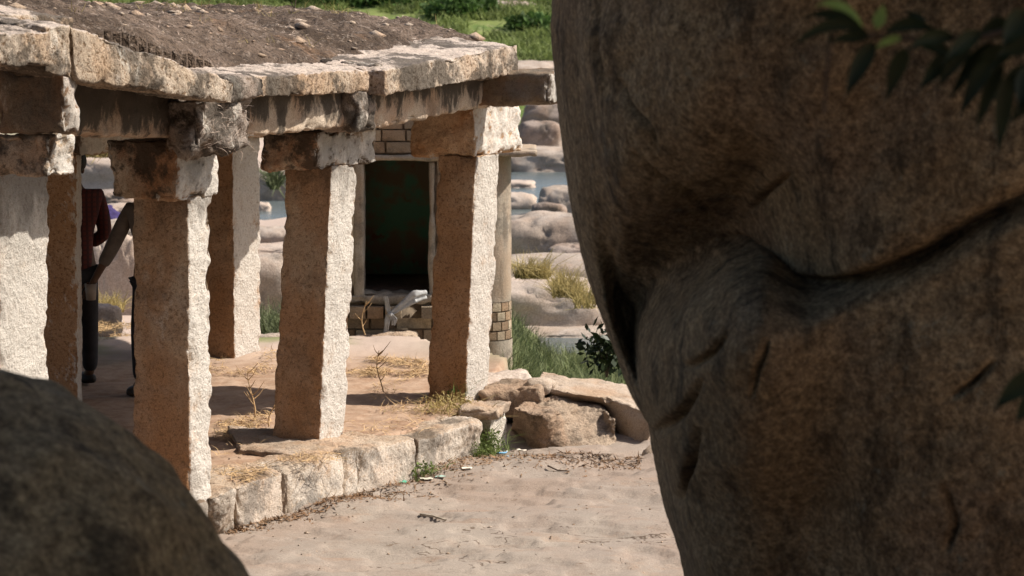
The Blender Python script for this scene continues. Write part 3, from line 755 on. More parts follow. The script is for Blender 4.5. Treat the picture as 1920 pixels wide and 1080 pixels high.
# a dark hollow is left under the bend; shore stones behind
for i, (x, y, w, h_) in enumerate(((1010, 724, 0.12, 0.07), (1024, 722, 0.08, 0.06))):
    V, Fc = boulder_mesh(tuple(rz(x, y, 0.07)), (w, w * 0.8, h_), 300 + i, 3)
    tag(mk('stone', V, Fc, M_rock), ['small smooth stone at the left tip of the terrace slab', 'smaller pebble stone lodged on the left corner of the terrace slab'][i], 'stone')

# ---------------------------------------------------------------- the small shrine behind
YS = 25.4
zgS = -0.40
def SX(px): return (px - 960) / F * YS * 1.0
shr = thing('stone_shrine', (-1.1, YS + 1.2, zgS), 'small masonry shrine with a dark open doorway and a rounded plastered corner', 'shrine')
def sp(px, py): return ry(px, py, YS)
xL, xR = sp(545, 400)[0], sp(955, 400)[0]
zD0, zD1 = sp(740, 552)[2], sp(740, 305)[2]
xD0, xD1 = sp(681, 400)[0], sp(806, 400)[0]
zT = 2.55
def boxv(x0, x1, y0, y1, z0, z1):
    V = np.array([(x, y, z) for z in (z0, z1) for y in (y0, y1) for x in (x0, x1)], float)
    Fc = np.array([(0, 2, 3, 1), (4, 5, 7, 6), (0, 1, 5, 4), (2, 6, 7, 3), (0, 4, 6, 2), (1, 3, 7, 5)])
    return V, Fc
def joinb(bl):
    V, Fc, n = [], [], 0
    for v, f in bl: V.append(v); Fc.append(f + n); n += len(v)
    return np.concatenate(V), np.concatenate(Fc)
wall = [boxv(xL, xD0, YS, YS + 0.35, zgS - 0.3, zT), boxv(xD1, xR - 0.22, YS, YS + 0.35, zgS - 0.3, zT),
        boxv(xD0, xD1, YS + 0.002, YS + 0.348, zD1 + 0.03, zT), boxv(xD0, xD1, YS + 0.002, YS + 0.348, zgS - 0.3, zD0)]
mk('front_wall', *joinb(wall), M_mortar, shr, False)
mk('side_wall', *boxv(xL, xL + 0.3, YS + 0.352, YS + 2.3, zgS - 0.3, zT), M_plaster, shr, False)
mk('side_wall', *boxv(xR - 0.3, xR - 0.02, YS + 0.352, YS + 2.3, zgS - 0.3, zT), M_plaster, shr, False)
mk('back_wall', *boxv(xL + 0.302, xR - 0.302, YS + 2.0, YS + 2.28, zgS - 0.3, zT), M_mural, shr, False)
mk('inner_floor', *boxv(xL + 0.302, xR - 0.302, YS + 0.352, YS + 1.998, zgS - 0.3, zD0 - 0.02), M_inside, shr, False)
mk('roof', *boxv(xL - 0.05, xR, YS - 0.05, YS + 2.35, zT + 0.002, zT + 0.2), M_plaster, shr, False)
# door frame
fr = dict(res=0.03, r=0.012, big=0.012, mid=0.006, fine=0.002, chip=0.012, cap=(60, 8, 8))
def bar(name, x0, x1, y0, y1, z0, z1, mat, seed, parent=shr, **kw):
    k = {**fr, **kw}
    if z1 - z0 > x1 - x0:
        s = lambda z: [np.array([x0, y0, z]), np.array([x1, y0, z]), np.array([x1, y1, z]), np.array([x0, y1, z])]
        return block(name, [s(z0), s(z1)], mat, parent, seed=seed, **k)
    s = lambda x: [np.array([x, y0, z0]), np.array([x, y1, z0]), np.array([x, y1, z1]), np.array([x, y0, z1])]
    return block(name, [s(x0), s(x1)], mat, parent, seed=seed, **k)
bar('door_jamb', xD0 - 0.105, xD0 + 0.01, YS - 0.06, YS + 0.3, zD0 - 0.05, zD1 + 0.02, M_plaster, 301)
bar('door_jamb', xD1 - 0.01, xD1 + 0.06, YS - 0.04, YS + 0.3, zD0 - 0.05, zD1 + 0.02, M_plaster, 302)
bar('door_lintel', xD0 - 0.14, xD1 + 0.12, YS - 0.07, YS + 0.3, zD1 + 0.02, zD1 + 0.09, M_plaster, 303)
bar('door_sill', xD0 - 0.18, xD1 + 0.1, YS - 0.10, YS + 0.3, zD0 - 0.10, zD0 + 0.01, M_plaster, 304, big=0.03, mid=0.02, r=0.03)
bar('eave', xD1 + 0.15, sp(1008, 285)[0], YS - 0.22, YS + 0.9, sp(960, 292)[2], sp(960, 280)[2], M_plaster, 305, res=0.04)

# wall blocks: one small rounded block mesh shared by all
def unit_block(seed):
    U, Fc = box_grid(3, 2, 3)
    V = (U - 0.5) * 2
    V = V * (1 - 0.035 * (np.abs(V).sum(1, keepdims=True) > 2.3))
    V = V + 0.05 * np.stack([perlin(V * 1.3 + seed + k * 7, seed) for k in range(3)], 1)
    me = bpy.data.meshes.new('stone_block'); me.from_pydata(V.tolist(), [], Fc.tolist()); me.update()
    for p in me.polygons: p.use_smooth = False
    return me
UB = [unit_block(k) for k in range(4)]
for m in UB: m.materials.append(M_brick)
for k, cc_ in enumerate(((0.20, 0.15, 0.105), (0.40, 0.33, 0.24), (0.30, 0.22, 0.15))):
    UB[k + 1].materials[0] = stone('shrine_stone', cc_, tuple(x * 1.25 for x in cc_), warm_amt=0.3, dark_amt=0.35, pit=0.2, off=90 + k, bump=0.7)
UBp = [m.copy() for m in UB]
for m in UBp: m.materials[0] = M_plaster
def put_block(name, c, size, rot=0.0, parent=shr, k=0, pale=False):
    o = bpy.data.objects.new(name, (UBp if pale else UB)[k % 4]); C.objects.link(o)
    o.parent = parent; o.location = Vector(np.array(c) * S) - world_loc(parent)
    o.scale = [s * S / 2 for s in size]; o.rotation_euler = (0, 0, rot)
    return o
rb = random.Random(3)
# courses of the front wall
zc = sp(700, 690)[2]; kk = 0
courses = []
z = zD1 + 0.10
while z < zT: courses.append((z, 0.125, 0.26)); z += 0.125
z = zD0 - 0.24
courses2 = []
while z > zgS - 0.25: courses2.append((z - 0.13, 0.13, 0.34)); z -= 0.13
def lay(z0, h, w, xa, xb, y=YS, proud=0.02):
    global kk
    x = xa
    while x < xb - 0.03:
        ww = min(w * rb.uniform(0.7, 1.25), xb - x)
        if xb - x - ww < 0.08: ww = xb - x
        put_block('stone_block', (x + ww / 2, y + 0.06 - proud * rb.uniform(0.3, 1.4), z0 + h / 2), (ww - rb.uniform(0.006, 0.02), 0.16, h - rb.uniform(0.006, 0.018)), k=kk)
        x += ww; kk += 1
for i, (z0, h, w) in enumerate(courses): lay(z0, h, w, xL + (i % 2) * 0.1, xR - 0.22)
for i, (z0, h, w) in enumerate(courses2): lay(z0, h, w, sp(640, 600)[0] - (i % 2) * 0.1, xR - 0.22)
# jamb-side courses left and right of the door
z = zD0
while z < zD1 + 0.06:
    lay(z, 0.16, 0.2, xL + 0.05, xD0 - 0.115); lay(z, 0.16, 0.3, xD1 + 0.07, xR - 0.22); z += 0.16
# projecting ledge bricks below the door
lx0 = sp(655, 580)[0]
for i in range(8):
    w = 0.19
    if i in (3,): continue
    x = lx0 + i * w
    put_block('brick', (x + w / 2, YS - 0.05 - 0.015 * (i % 3), zD0 - 0.175), (w - 0.018, 0.24, 0.125), k=i, rot=rb.uniform(-.03, .03))
# rounded corner shaft, plaster over brick
cx, cy, cr = xR - 0.235, YS + 0.25, 0.255
def shaft(z0, z1, r, name, mat, parent, seed):
    n, m = 36, max(2, int((z1 - z0) / 0.04))
    A = np.linspace(0, 2 * math.pi, n, endpoint=False); Z = np.linspace(z0, z1, m + 1)
    AA, ZZ = np.meshgrid(A, Z)
    P = np.stack([np.cos(AA).ravel(), np.sin(AA).ravel(), ZZ.ravel()], 1)
    rr = r + 0.012 * fbm(P * 2.2, 3, seed) + 0.004 * fbm(P * 9, 2, seed)
    V = np.stack([cx + P[:, 0] * rr, cy + P[:, 1] * rr, P[:, 2]], 1)
    I = np.arange((m + 1) * n).reshape(m + 1, n); J = np.roll(I, -1, 1)
    Fc = np.stack([I[:-1].ravel(), J[:-1].ravel(), J[1:].ravel(), I[1:].ravel()], 1)
    return mk(name, V, Fc, mat, parent)
zb0, zb1 = sp(940, 640)[2], sp(940, 568)[2]
shaft(zgS - 0.5, zb0, cr + 0.012, 'corner_shaft', M_plaster, shr, 311)
shaft(zb0, zb1, cr - 0.03, 'corner_core', M_mortar, shr, 312)
shaft(zb1, zT, cr, 'corner_shaft', M_plaster, shr, 313)
for row in range(4):
    h = (zb1 - zb0) / 4
    for j in range(7):
        a = math.radians(-150 + j * 24 + (row % 2) * 12)
        put_block('brick', (cx + math.cos(a) * (cr - 0.028), cy + math.sin(a) * (cr - 0.028), zb0 + h * (row + 0.5)), (0.098, 0.06, h - 0.014), rot=a + math.pi / 2, k=row + j)
# steps in front
def flat_stone(name, x0, y0, x1, y1, z, mat, label, cat, seed, th=0.1, dep=0.35):
    A = rz(x0, y1, z); B = rz(x1, y1, z)
    return tag(block(name, [upr(A[:2], np.array([0.02, dep]), z - th, z), upr(B[:2], np.array([0.0, dep]), z - th, z)], mat, None, seed=seed, res=0.025, r=0.03, big=0.03, mid=0.02, fine=0.004, chip=0.04, cap=(50, 16, 8)), label, cat)
zst = -0.12
step = thing('doorstep', (sp(730, 640)[0], YS - 0.35, zst - 0.25), 'heaped doorstep of a long flat stone on thinner slabs below the shrine door', 'doorstep')
def st(name, xa, xb, zt, th, dep, yy, seed, mat=M_rock):
    return block(name, [upr(np.array([sp(xa, 600)[0], yy]), np.array([0.02, dep]), zt - th, zt), upr(np.array([sp(xb, 600)[0], yy]), np.array([0.0, dep]), zt - th, zt)], mat, step, seed=seed, res=0.025, r=0.03, big=0.03, mid=0.02, fine=0.004, chip=0.04, cap=(50, 16, 8))
z_top = ry(730, 630, YS - 0.4)[2]
st('top_slab', 663, 783, z_top, 0.10, 0.36, YS - 0.46, 321)
for i, (a, b) in enumerate(((652, 690), (692, 722), (724, 758), (760, 788))):
    st('under_slab', a, b, z_top - 0.105, 0.075, 0.36, YS - 0.52 + 0.02 * (i % 2), 322 + i)
zp = z_top - 0.185
# paving before the step
pv = thing('paving_slab', tuple(rz(725, 690, zp)), 'smooth grey paving slab in sun before the shrine doorstep', 'paving')
A = rz(716, 694, zp); B = rz(808, 696, zp)
block('paving', [upr(A[:2], np.array([-0.02, 1.05]), zp - 0.3, zp), upr(B[:2], np.array([0.0, 1.0]), zp - 0.3, zp)], M_riverpale, pv, seed=330, res=0.05, r=0.02, big=0.01, mid=0.004, fine=0.001, chip=0.02, cap=(30, 30, 6))
A = rz(560, 690, zp)
tag(block('earth_slab', [upr(A[:2], np.array([0.0, 1.2]), zp - 0.3, zp - 0.01), upr(rz(711, 692, zp)[:2], np.array([0.0, 1.1]), zp - 0.3, zp)], M_rock, None, seed=331, res=0.05, r=0.03, big=0.03, cap=(30, 20, 6)), 'pinkish cracked slab left of the grey paving before the shrine', 'paving')

# cloth tied on the sill
def ribbon(name, pts, w, mat, parent=None, seed=0, sub=10):
    pts = np.asarray(pts, float); n = (len(pts) - 1) * sub + 1
    t = np.linspace(0, len(pts) - 1, n)
    c = np.stack([np.interp(t, range(len(pts)), pts[:, k]) for k in range(3)], 1)
    ww = np.interp(t, range(len(pts)), w)
    m = 7; V = []
    tang = np.gradient(c, axis=0); sd_ = np.cross(tang, (0.1, 1, 0.15)); sd_ /= np.linalg.norm(sd_, axis=1, keepdims=True)
    nn = np.cross(sd_, tang); nn /= np.linalg.norm(nn, axis=1, keepdims=True) + 1e-9
    for j in range(m):
        u = j / (m - 1) - 0.5
        f = 0.10 * np.sin(u * 11 + fbm(c * 6 + seed, 2, seed) * 2)[:, None] * ww[:, None]
        V.append(c + sd_ * (ww * u)[:, None] + nn * f + 0.01 * np.stack([perlin(c * 14 + j * .3, seed)] * 3, 1))
    V = np.concatenate(V); Fc = []
    for j in range(m - 1):
        a = np.arange(n - 1) + j * n
        Fc.append(np.stack([a, a + 1, a + 1 + n, a + n], 1))
    o = mk(name, V, np.concatenate(Fc), mat, parent)
    md = o.modifiers.new('s', 'SOLIDIFY'); md.thickness = 0.004
    return o
yc = YS - 0.24
clo = thing('knotted_cloth', tuple(ry(728, 600, yc)), 'dirty white cloth knotted over the ledge below the dark shrine doorway', 'cloth')
ribbon('cloth_end', [ry(800, 552, yc + 0.1), ry(778, 556, yc), ry(752, 575, yc), ry(731, 590, yc)], [0.09, 0.13, 0.08, 0.04], M_cloth, clo, 1)
ribbon('cloth_end', [ry(723, 556, yc), ry(726, 572, yc), ry(729, 590, yc)], [0.05, 0.05, 0.04], M_cloth, clo, 2)
ribbon('cloth_tail', [ry(729, 590, yc - 0.02), ry(726, 604, yc - 0.03), ry(723, 628, yc - 0.02)], [0.05, 0.06, 0.035], M_cloth, clo, 3)
ribbon('cloth_tail', [ry(732, 590, yc - 0.02), ry(739, 600, yc - 0.03), ry(738, 610, yc - 0.02)], [0.04, 0.05, 0.03], M_cloth, clo, 4)
V, Fc = boulder_mesh(tuple(ry(731, 590, yc - 0.02)), (0.028, 0.025, 0.024), 9, 2); mk('knot', V, Fc, M_cloth, clo)

# ---------------------------------------------------------------- riverbank rocks
def hit(px, py, Y0=72, Y1=200):
    for Y in np.arange(Y0, Y1, 0.5):
        p = ry(px, py, Y)
        if p[2] <= tz(p[0], p[1]): return p
    return p
def brock(x0, y0, x1, y1, z, mat, label, seed, cat='boulder', rough=0.16, flat=4.5, n=4, dep=0.8, name='boulder', rot=0.0):
    xc = (x0 + x1) / 2
    up_ = 0.0
    if z > 0 or y1 < 285: up_ = 0.4 if z > 0 else 0.0; z = hit(xc, y1)[2] - 0.1
    P = rz(xc, y1, z); Y = P[1]
    w = (x1 - x0) / F * Y / 2; ryy = max(0.15, w * dep)
    P = rz(xc, y1, z) + np.array([0, ryy, 0]); Yc = P[1]
    P[0] = ry(xc, y1, Yc)[0]; w = (x1 - x0) / F * Yc / 2
    ztop = ry(xc, y0, Yc)[2]
    h = max(ztop - z, 0.12) + up_
    V, Fc = boulder_mesh((P[0], P[1], z + h * 0.05), (w, ryy, h * 0.95), seed, n, rough, flat, rot)
    return tag(mk(name, V, Fc, mat), label, cat)
RV, RD, RW = M_river, M_riverdark, M_riverpale
rocks = [
 (930, 118, 1120, 214, -1.4, RV, 'pale broad rock showing just above the projecting roof beam', 1),
 (975, 192, 1110, 262, -1.7, RD, 'dark grey rock between the roof beam and the river', 2),
 (972, 228, 1052, 282, -1.85, RD, 'dark rounded rock with a sunlit rim above the flat riverside slab', 3),
 (930, 276, 1130, 324, -1.95, RV, 'flat sunlit slab along the far edge of the river', 4),
 (1008, 350, 1110, 408, -1.95, RV, 'tan boulder standing in the river beside the huge foreground boulder', 6),
 (996, 380, 1062, 412, -1.9, RD, 'small dark boulder at the river edge left of the tan boulder', 7),
 (930, 404, 1160, 512, -1.75, RV, 'large rounded grey-brown boulder on the near river bank', 8),
 (1022, 458, 1130, 516, -1.7, RD, 'darker boulder leaning below the large grey-brown one', 9),
 (900, 478, 1180, 572, -1.75, RV, 'long sloping rock with dry grass growing across it', 10),
 (880, 524, 1136, 616, -1.85, RW, 'big smooth pinkish rock beside the green pool', 11),
 (950, 584, 1002, 618, -1.95, RV, 'low rock at the pool edge right of the shrine corner', 12),
 (940, 608, 1150, 642, -2.0, RV, 'thin olive rock shelf lying in the green pool', 13),
 (470, 316, 575, 374, -1.9, RV, 'pinkish rock across the river seen between the pillars', 21),
 (455, 426, 580, 466, -1.8, RV, 'grey rock on the near bank between the back and second pillars', 22),
 (455, 459, 580, 482, -1.75, RW, 'flat pale rock beneath the grey one between the pillars', 23),
 (440, 474, 600, 610, -1.15, RV, 'tall pinkish rock face behind the grass between the pillars', 24),
 (478, 626, 548, 668, -0.3, RW, 'pale stone on the pavilion floor edge behind the second pillar', 25),
 (100, 288, 330, 366, -1.9, RW, 'wide pale rock bank across the river behind the red-shirted person', 31),
 (160, 356, 260, 380, -1.9, RD, 'low grey rock at the waterline behind the red shirt', 32),
 (180, 384, 300, 424, -1.6, RW, 'white rock carrying the purple cloth', 33),
 (150, 412, 310, 470, -1.5, RV, 'pink rock below the purple cloth', 34),
 (162, 448, 214, 548, -0.9, RW, 'upright white stone behind the first person', 35),
 (196, 440, 290, 560, -0.8, RW, 'large white stone behind the hand with the cup', 36),
 (146, 572, 226, 622, -0.42, RW, 'pale flat stone in the straw at the back of the pavilion', 37),
 (656, 3, 704, 18, 2.0, RV, 'small pinkish rock low on the green hillside above the roof', 41),
 (696, 3, 815, 34, 1.6, RV, 'long pinkish rock on the green hillside above the roof', 42),
 (884, 17, 1010, 48, 1.0, RV, 'long grey hillside rock right of the bush', 43),
 (884, 34, 976, 54, 0.9, RV, 'low double rock under the long grey hillside rock', 44),
]
for x0, y0, x1, y1, z, m, lab, sd_ in rocks:
    brock(x0, y0, x1, y1, z, m, lab, sd_, n=5, rough=0.10)
for i, (a, b, c, d, lab) in enumerate(((935, 338, 1003, 354, 'upper sand-coloured rock shoal in the river'), (935, 362, 1004, 394, 'lower and wider sand-coloured rock shoal in the river'), (480, 380, 508, 398, 'small shoal in the river seen left of the second pillar'))):
    brock(a, b, c, d, -1.95, RW, lab, 60 + i, 'shoal', name='shoal', dep=1.2)

# ---------------------------------------------------------------- grass and plants
def on_ground(n, X0, X1, Y0, Y1, seed):
    r = np.random.default_rng(seed); x = r.uniform(X0, X1, n); y = r.uniform(Y0, Y1, n)
    return np.stack([x, y, terrain(x, y) - 0.01], 1)
p = on_ground(26000, -0.1, 5.0, 23.0, 34.2, 1)
tag(strands('reeds', p[:17000], 0.25, 0.018, 0.25, M_reed, None, up=1.25, curve=0.22, seg=3, seed=10), 'green reeds and rushes between the terrace slab and the pool', 'reeds')
tag(strands('pale_reeds', p[17000:], 0.27, 0.015, 0.25, M_reedpale, None, up=1.25, curve=0.25, seg=3, seed=11), 'pale dry blades mixed through the green reeds by the pool', 'reeds')
p = on_ground(2600, -3.9, -2.2, 27.6, 31.0, 2)
tag(strands('bank_grass', p, 0.36, 0.018, 0.3, M_reed, None, up=1.2, curve=0.3, seg=2, seed=12), 'green grass at the foot of the pink rock between pillars', 'grass')
p = on_ground(80000, -22, 8, 92, 140, 3)
dv = p[:, 1] * CP - (p[:, 2] - E) * SP; pu = 960 + F * p[:, 0] / dv; pv = 540 - F * (p[:, 1] * SP + (p[:, 2] - E) * CP) / dv
kp = np.ones(len(p), bool)
for q in rocks:         # the grass stays clear of the foot of the hillside rocks
    if q[4] > 0: kp &= ~((pu > q[0] - 6) & (pu < q[2] + 6) & (pv > q[3] - 8) & (pv < q[3] + 14))
p = p[kp]
tag(strands('hill_grass', p, 0.5, 0.09, 0.3, M_hillgrass, None, up=1.1, curve=0.4, seg=2, seed=13), 'bright green grass covering the hillside across the river', 'grass')
def tuft(x0, y0, x1, y1, z, n, L, mat, label, seed, name='grass_tuft', up=1.15, W=0.02):
    P = scatter_px(n, x0, y0, x1, y1, z, seed)
    return tag(strands(name, P, L, W, 0.3, mat, None, up=up, curve=0.4, seg=2, seed=seed), label, 'grass tuft')
tuft(966, 516, 1030, 524, -0.75, 500, 0.36, M_drygrass, 'green and yellow tuft growing in the left of the sloping rock', 21)
tuft(1035, 538, 1085, 560, -0.95, 500, 0.36, M_drygrass, 'dry brown tuft growing in the middle of the sloping rock', 22)
tuft(1075, 558, 1116, 580, -1.05, 300, 0.36, M_drygrass, 'dry tuft at the right of the sloping rock beside the huge boulder', 23)
tuft(508, 350, 522, 356, -1.2, 260, 0.6, M_reed, 'green tuft on the rock seen between the pillars', 24, W=0.05)
tuft(185, 575, 232, 586, -0.35, 260, 0.22, M_drygrass, 'yellowish weed tuft behind the two people', 25, W=0.014)
tuft(150, 292, 300, 296, -0.4, 500, 0.8, M_drygrass, 'olive grass strip on top of the pale rock bank', 26, W=0.06)

def leafy(name, cen, rad, n, size, mat, label, seed, cat='bush', stem=None, parent=None):
    r = np.random.default_rng(seed)
    D = r.normal(size=(n, 3)); D /= np.linalg.norm(D, axis=1, keepdims=True)
    D *= r.uniform(0.35, 1.0, (n, 1)) * (1 + 0.35 * fbm(D * 2 + seed, 3, seed))[:, None]
    P = np.array(cen) + D * np.array(rad)
    a = r.normal(size=(n, 3)); a[:, 2] -= 0.3; a /= np.linalg.norm(a, axis=1, keepdims=True)
    b = np.cross(a, r.normal(size=(n, 3))); b /= np.linalg.norm(b, axis=1, keepdims=True)
    L = size * r.uniform(0.6, 1.3, (n, 1))
    V = np.concatenate([P, P + a * L * 0.5 + b * L * 0.24, P + a * L, P + a * L * 0.5 - b * L * 0.24])
    i = np.arange(n); Fc = np.stack([i, i + n, i + 2 * n, i + 3 * n], 1)
    if label is None: return mk(name, V, Fc, mat, parent, False, 'stuff')
    root = thing(name, (cen[0], cen[1], cen[2] - rad[2]), label, cat)
    mk('foliage', V, Fc, mat, root, False, 'stuff')
    tubes('stem', [[(cen[0], cen[1], cen[2] - rad[2] * 1.1), (cen[0] + rad[0] * dx, cen[1], cen[2] + rad[2] * 0.5)] for dx in (-0.4, 0.0, 0.4)], size * 0.08, M_bark, root)
    return root
def tubes(name, paths, rad, mat, parent=None, sides=6, taper=0.6, kind=None):
    Vs, Fs, n = [], [], 0
    for path in paths:
        path = np.asarray(path, float); m = len(path)
        tg = np.gradient(path, axis=0); tg /= np.linalg.norm(tg, axis=1, keepdims=True) + 1e-9
        u = np.cross(tg, (0.3, 0.9, 0.2)); u /= np.linalg.norm(u, axis=1, keepdims=True) + 1e-9; w = np.cross(tg, u)
        A = np.linspace(0, 2 * math.pi, sides, endpoint=False)
        rr = rad * (1 - taper * np.linspace(0, 1, m))
        V = path[:, None] + rr[:, None, None] * (np.cos(A)[None, :, None] * u[:, None] + np.sin(A)[None, :, None] * w[:, None])
        I = np.arange(m * sides).reshape(m, sides) + n; J = np.roll(I, -1, 1)
        Fs.append(np.stack([I[:-1].ravel(), J[:-1].ravel(), J[1:].ravel(), I[1:].ravel()], 1)); Vs.append(V.reshape(-1, 3)); n += m * sides
    return mk(name, np.concatenate(Vs), np.concatenate(Fs), mat, parent, True, kind)
for i, (px, py, Y, rx_, rz_, lab) in enumerate((
    (850, 18, 112, 1.5, 0.9, 'round green bush between the hillside rocks above the roof'),
    (893, 8, 118, 1.1, 0.8, 'darker green bush at the top of the picture left of the grey rock'),
    (1000, 44, 110, 1.4, 0.45, 'low green bush right of the grey hillside rocks'),
    (730, -8, 125, 2.4, 0.8, 'green bush behind the long pinkish hillside rock'),
    (600, -6, 122, 2.2, 0.7, 'green bush low behind the roof at the top of the picture'))):
    c = hit(px, py + 22 * rz_)
    c = c + np.array([0, 0, rz_ * 0.5])
    leafy('bush', tuple(c), (rx_, 1.2, rz_), 1400, 0.34, M_bush, lab, 400 + i)
# leafy shrub by the huge boulder over the reeds
c = ry(1138, 655, 23.4)
leafy('shrub', tuple(c), (0.26, 0.25, 0.25), 300, 0.11, M_leafdark, 'dark-leaved shrub hanging beside the huge boulder over the reeds', 420, 'shrub')
c = ry(1180, 640, 17.5)
# weeds
def weed(px, py, z, n, L, label, seed, mat=M_weed, spread=0.09, up=1.0):
    c = rz(px, py, z); r = np.random.default_rng(seed)
    root = thing('weed', tuple(c), label, 'weed')
    P = np.stack([c[0] + r.normal(0, spread, n), c[1] + r.normal(0, spread, n), np.full(n, z)], 1)
    strands('blades', P, L, 0.010, 0.4, mat, root, up=up, curve=0.5, seg=3, seed=seed)
    leafy('leaves', (c[0], c[1], c[2] + L * 0.4), (spread * 1.6, spread * 1.3, L * 0.5), n * 2, 0.035, mat, None, seed, parent=root)
    return root
weed(790, 895, -0.32, 90, 0.16, 'green weed growing at the foot of the middle kerb blocks', 431)
weed(912, 850, -0.32, 120, 0.26, 'tall green weed in the corner beside the pale upright stone', 432)
weed(885, 858, -0.32, 70, 0.18, 'smaller grassy weed just left of the corner weed', 435)
weed(846, 768, 0.0, 150, 0.16, 'straggly dry weed at the foot of the third pillar', 433, M_drygrass, 0.16, 0.5)
weed(858, 740, 0.04, 40, 0.16, 'leafy green sprig against the third pillar', 434, spread=0.05)
def dry_plant(px, py, z, H, label, seed, n=9):
    c = rz(px, py, z); r = random.Random(seed)
    root = thing('dry_plant', tuple(c), label, 'dry plant')
    main = [c + np.array([0.03 * math.sin(k * 0.8 + seed), 0, H * k / 5]) for k in range(6)]
    tubes('stem', [main], 0.007, M_straw, root)
    paths = []
    for k in range(n):
        t = 0.25 + 0.7 * r.random(); b = c + np.array([0.03 * math.sin(t * 4 + seed), 0, H * t]); a = r.choice((-1, 1)) * r.uniform(0.5, 1.2); L = H * r.uniform(0.15, 0.35)
        paths.append([b, b + np.array([math.sin(a) * L * 0.5, r.uniform(-.03, .03), L * 0.35]), b + np.array([math.sin(a) * L, r.uniform(-.05, .05), L * 0.9])])
    tubes('twigs', paths, 0.0045, M_straw, root, kind='stuff', sides=4)
dry_plant(472, 786, 0, 0.40, 'thin dry branching plant between the first and second pillars', 1)
dry_plant(510, 800, 0, 0.22, 'short dry stalk close beside the second pillar', 4, 4)
dry_plant(713, 735, 0, 0.36, 'thin dry stalk standing in straw behind the second pillar', 2, 7)
dry_plant(684, 628, 0.02, 0.34, 'tall dry stalk in front of the shrine ledge', 3, 5)
# dry twig on the roof
c = ry(548, 34, 21.0)
tubes_r = thing('roof_twig', tuple(c), 'dark bare twig sticking up from the roof against the hillside', 'twig')
tubes('twig', [[c, ry(552, 18, 21), ry(556, -10, 21)], [ry(552, 18, 21), ry(546, 4, 21)]], 0.008, M_rootdark, tubes_r)
# straw
straws = []
for x0, y0, x1, y1, z, n in ((398, 775, 510, 835, 0, 1500), (398, 850, 500, 900, 0, 900), (652, 668, 802, 708, 0, 3200), (390, 655, 520, 700, 0, 1500), (146, 600, 250, 640, -0.05, 1800), (700, 700, 880, 775, 0, 1100), (640, 770, 800, 815, 0, 300), (520, 850, 640, 865, 0.03, 200)):
    q_ = scatter_px(n, x0, y0, x1, y1, z + 0.012, n); straws.append(q_[fbm(q_ * 2.2, 3, 61) > 0.02])
tag(strands('straw', np.concatenate(straws), 0.10, 0.0065, 0.3, M_straw, None, up=0.12, curve=0.3, seg=2, seed=41, kind='stuff'), 'dry golden straw strewn over the pavilion floor', 'straw')
# litter along the foot of the kerb
lit = []
r = np.random.default_rng(8)
for i in range(2000):
    t = 5.99 * r.uniform(0, 1) ** 0.7; k = int(t); f = t - k
    x = PLAT_JOINTS[k][0] * (1 - f) + PLAT_JOINTS[k + 1][0] * f; y = PLAT_JOINTS[k][2] * (1 - f) + PLAT_JOINTS[k + 1][2] * f
    q = rz(x, y, -0.33)[:2] + Nd * abs(r.normal(0, 0.05 + 0.16 * (t / 6))) + np.array([0, 0])
    lit.append(q)
for i in range(900):
    lit.append(rz(r.uniform(905, 1200), 862, -0.33)[:2] + np.array([0, -abs(r.normal(0, 0.22))]))
lit = np.array(lit); P = np.stack([lit[:, 0], lit[:, 1], terrain(lit[:, 0], lit[:, 1]) + 0.006], 1)
tag(strands('leaf_litter', P, 0.045, 0.014, 0.5, M_litter, None, up=0.1, curve=0.3, seg=1, seed=44), 'brown dead leaves and straw along the foot of the kerb', 'litter')
sc_ = r.uniform(0, 1, (150, 2)); gxp = 450 + sc_[:, 0] * 800; gyp = 860 + sc_[:, 1] * 220
P = np.array([rz(a, b, -0.33) for a, b in zip(gxp, gyp)]); P[:, 2] = terrain(P[:, 0], P[:, 1]) + 0.005
tag(strands('twig_bits', P, 0.045, 0.006, 0.2, M_rootdark, None, up=0.03, curve=0.3, seg=2, seed=45), 'scattered bits of dry twig on the rock courtyard', 'litter')
D8 = np.array([(1, 0, 0), (0, 1, 0), (-1, 0, 0), (0, -1, 0), (0, 0, 0.7), (0, 0, -0.7)], float)
F8 = np.array([(0, 1, 4), (1, 2, 4), (2, 3, 4), (3, 0, 4), (1, 0, 5), (2, 1, 5), (3, 2, 5), (0, 3, 5)])
gp = []
for i in range(220):
    if i % 3: gp.append(rz(r.uniform(430, 1260), 866 + 214 * r.uniform(0, 1) ** 1.6, -0.33))
    else:
        t = r.uniform(0, 5.99); k = int(t); f = t - k
        x = PLAT_JOINTS[k][0] * (1 - f) + PLAT_JOINTS[k + 1][0] * f; y = PLAT_JOINTS[k][2] * (1 - f) + PLAT_JOINTS[k + 1][2] * f
        gp.append(np.array([*(rz(x, y, -0.33)[:2] + Nd * abs(r.normal(0.05, 0.25))), 0]))
gp = np.array(gp); gz = terrain(gp[:, 0], gp[:, 1])
Vp = np.concatenate([D8 @ np.diag(r.uniform(0.5, 1.2, 3)) * (0.008 + 0.014 * r.uniform() ** 3) + 0.003 * r.normal(size=(6, 3)) + np.array([a[0], a[1], z_ + 0.003]) for a, z_ in zip(gp, gz)])
Fp = np.concatenate([F8 + 6 * i for i in range(len(gp))])
tag(mk('pebbles', Vp, Fp, M_rock, None, False, 'stuff'), 'small chips and pebbles scattered on the rock courtyard', 'pebbles')
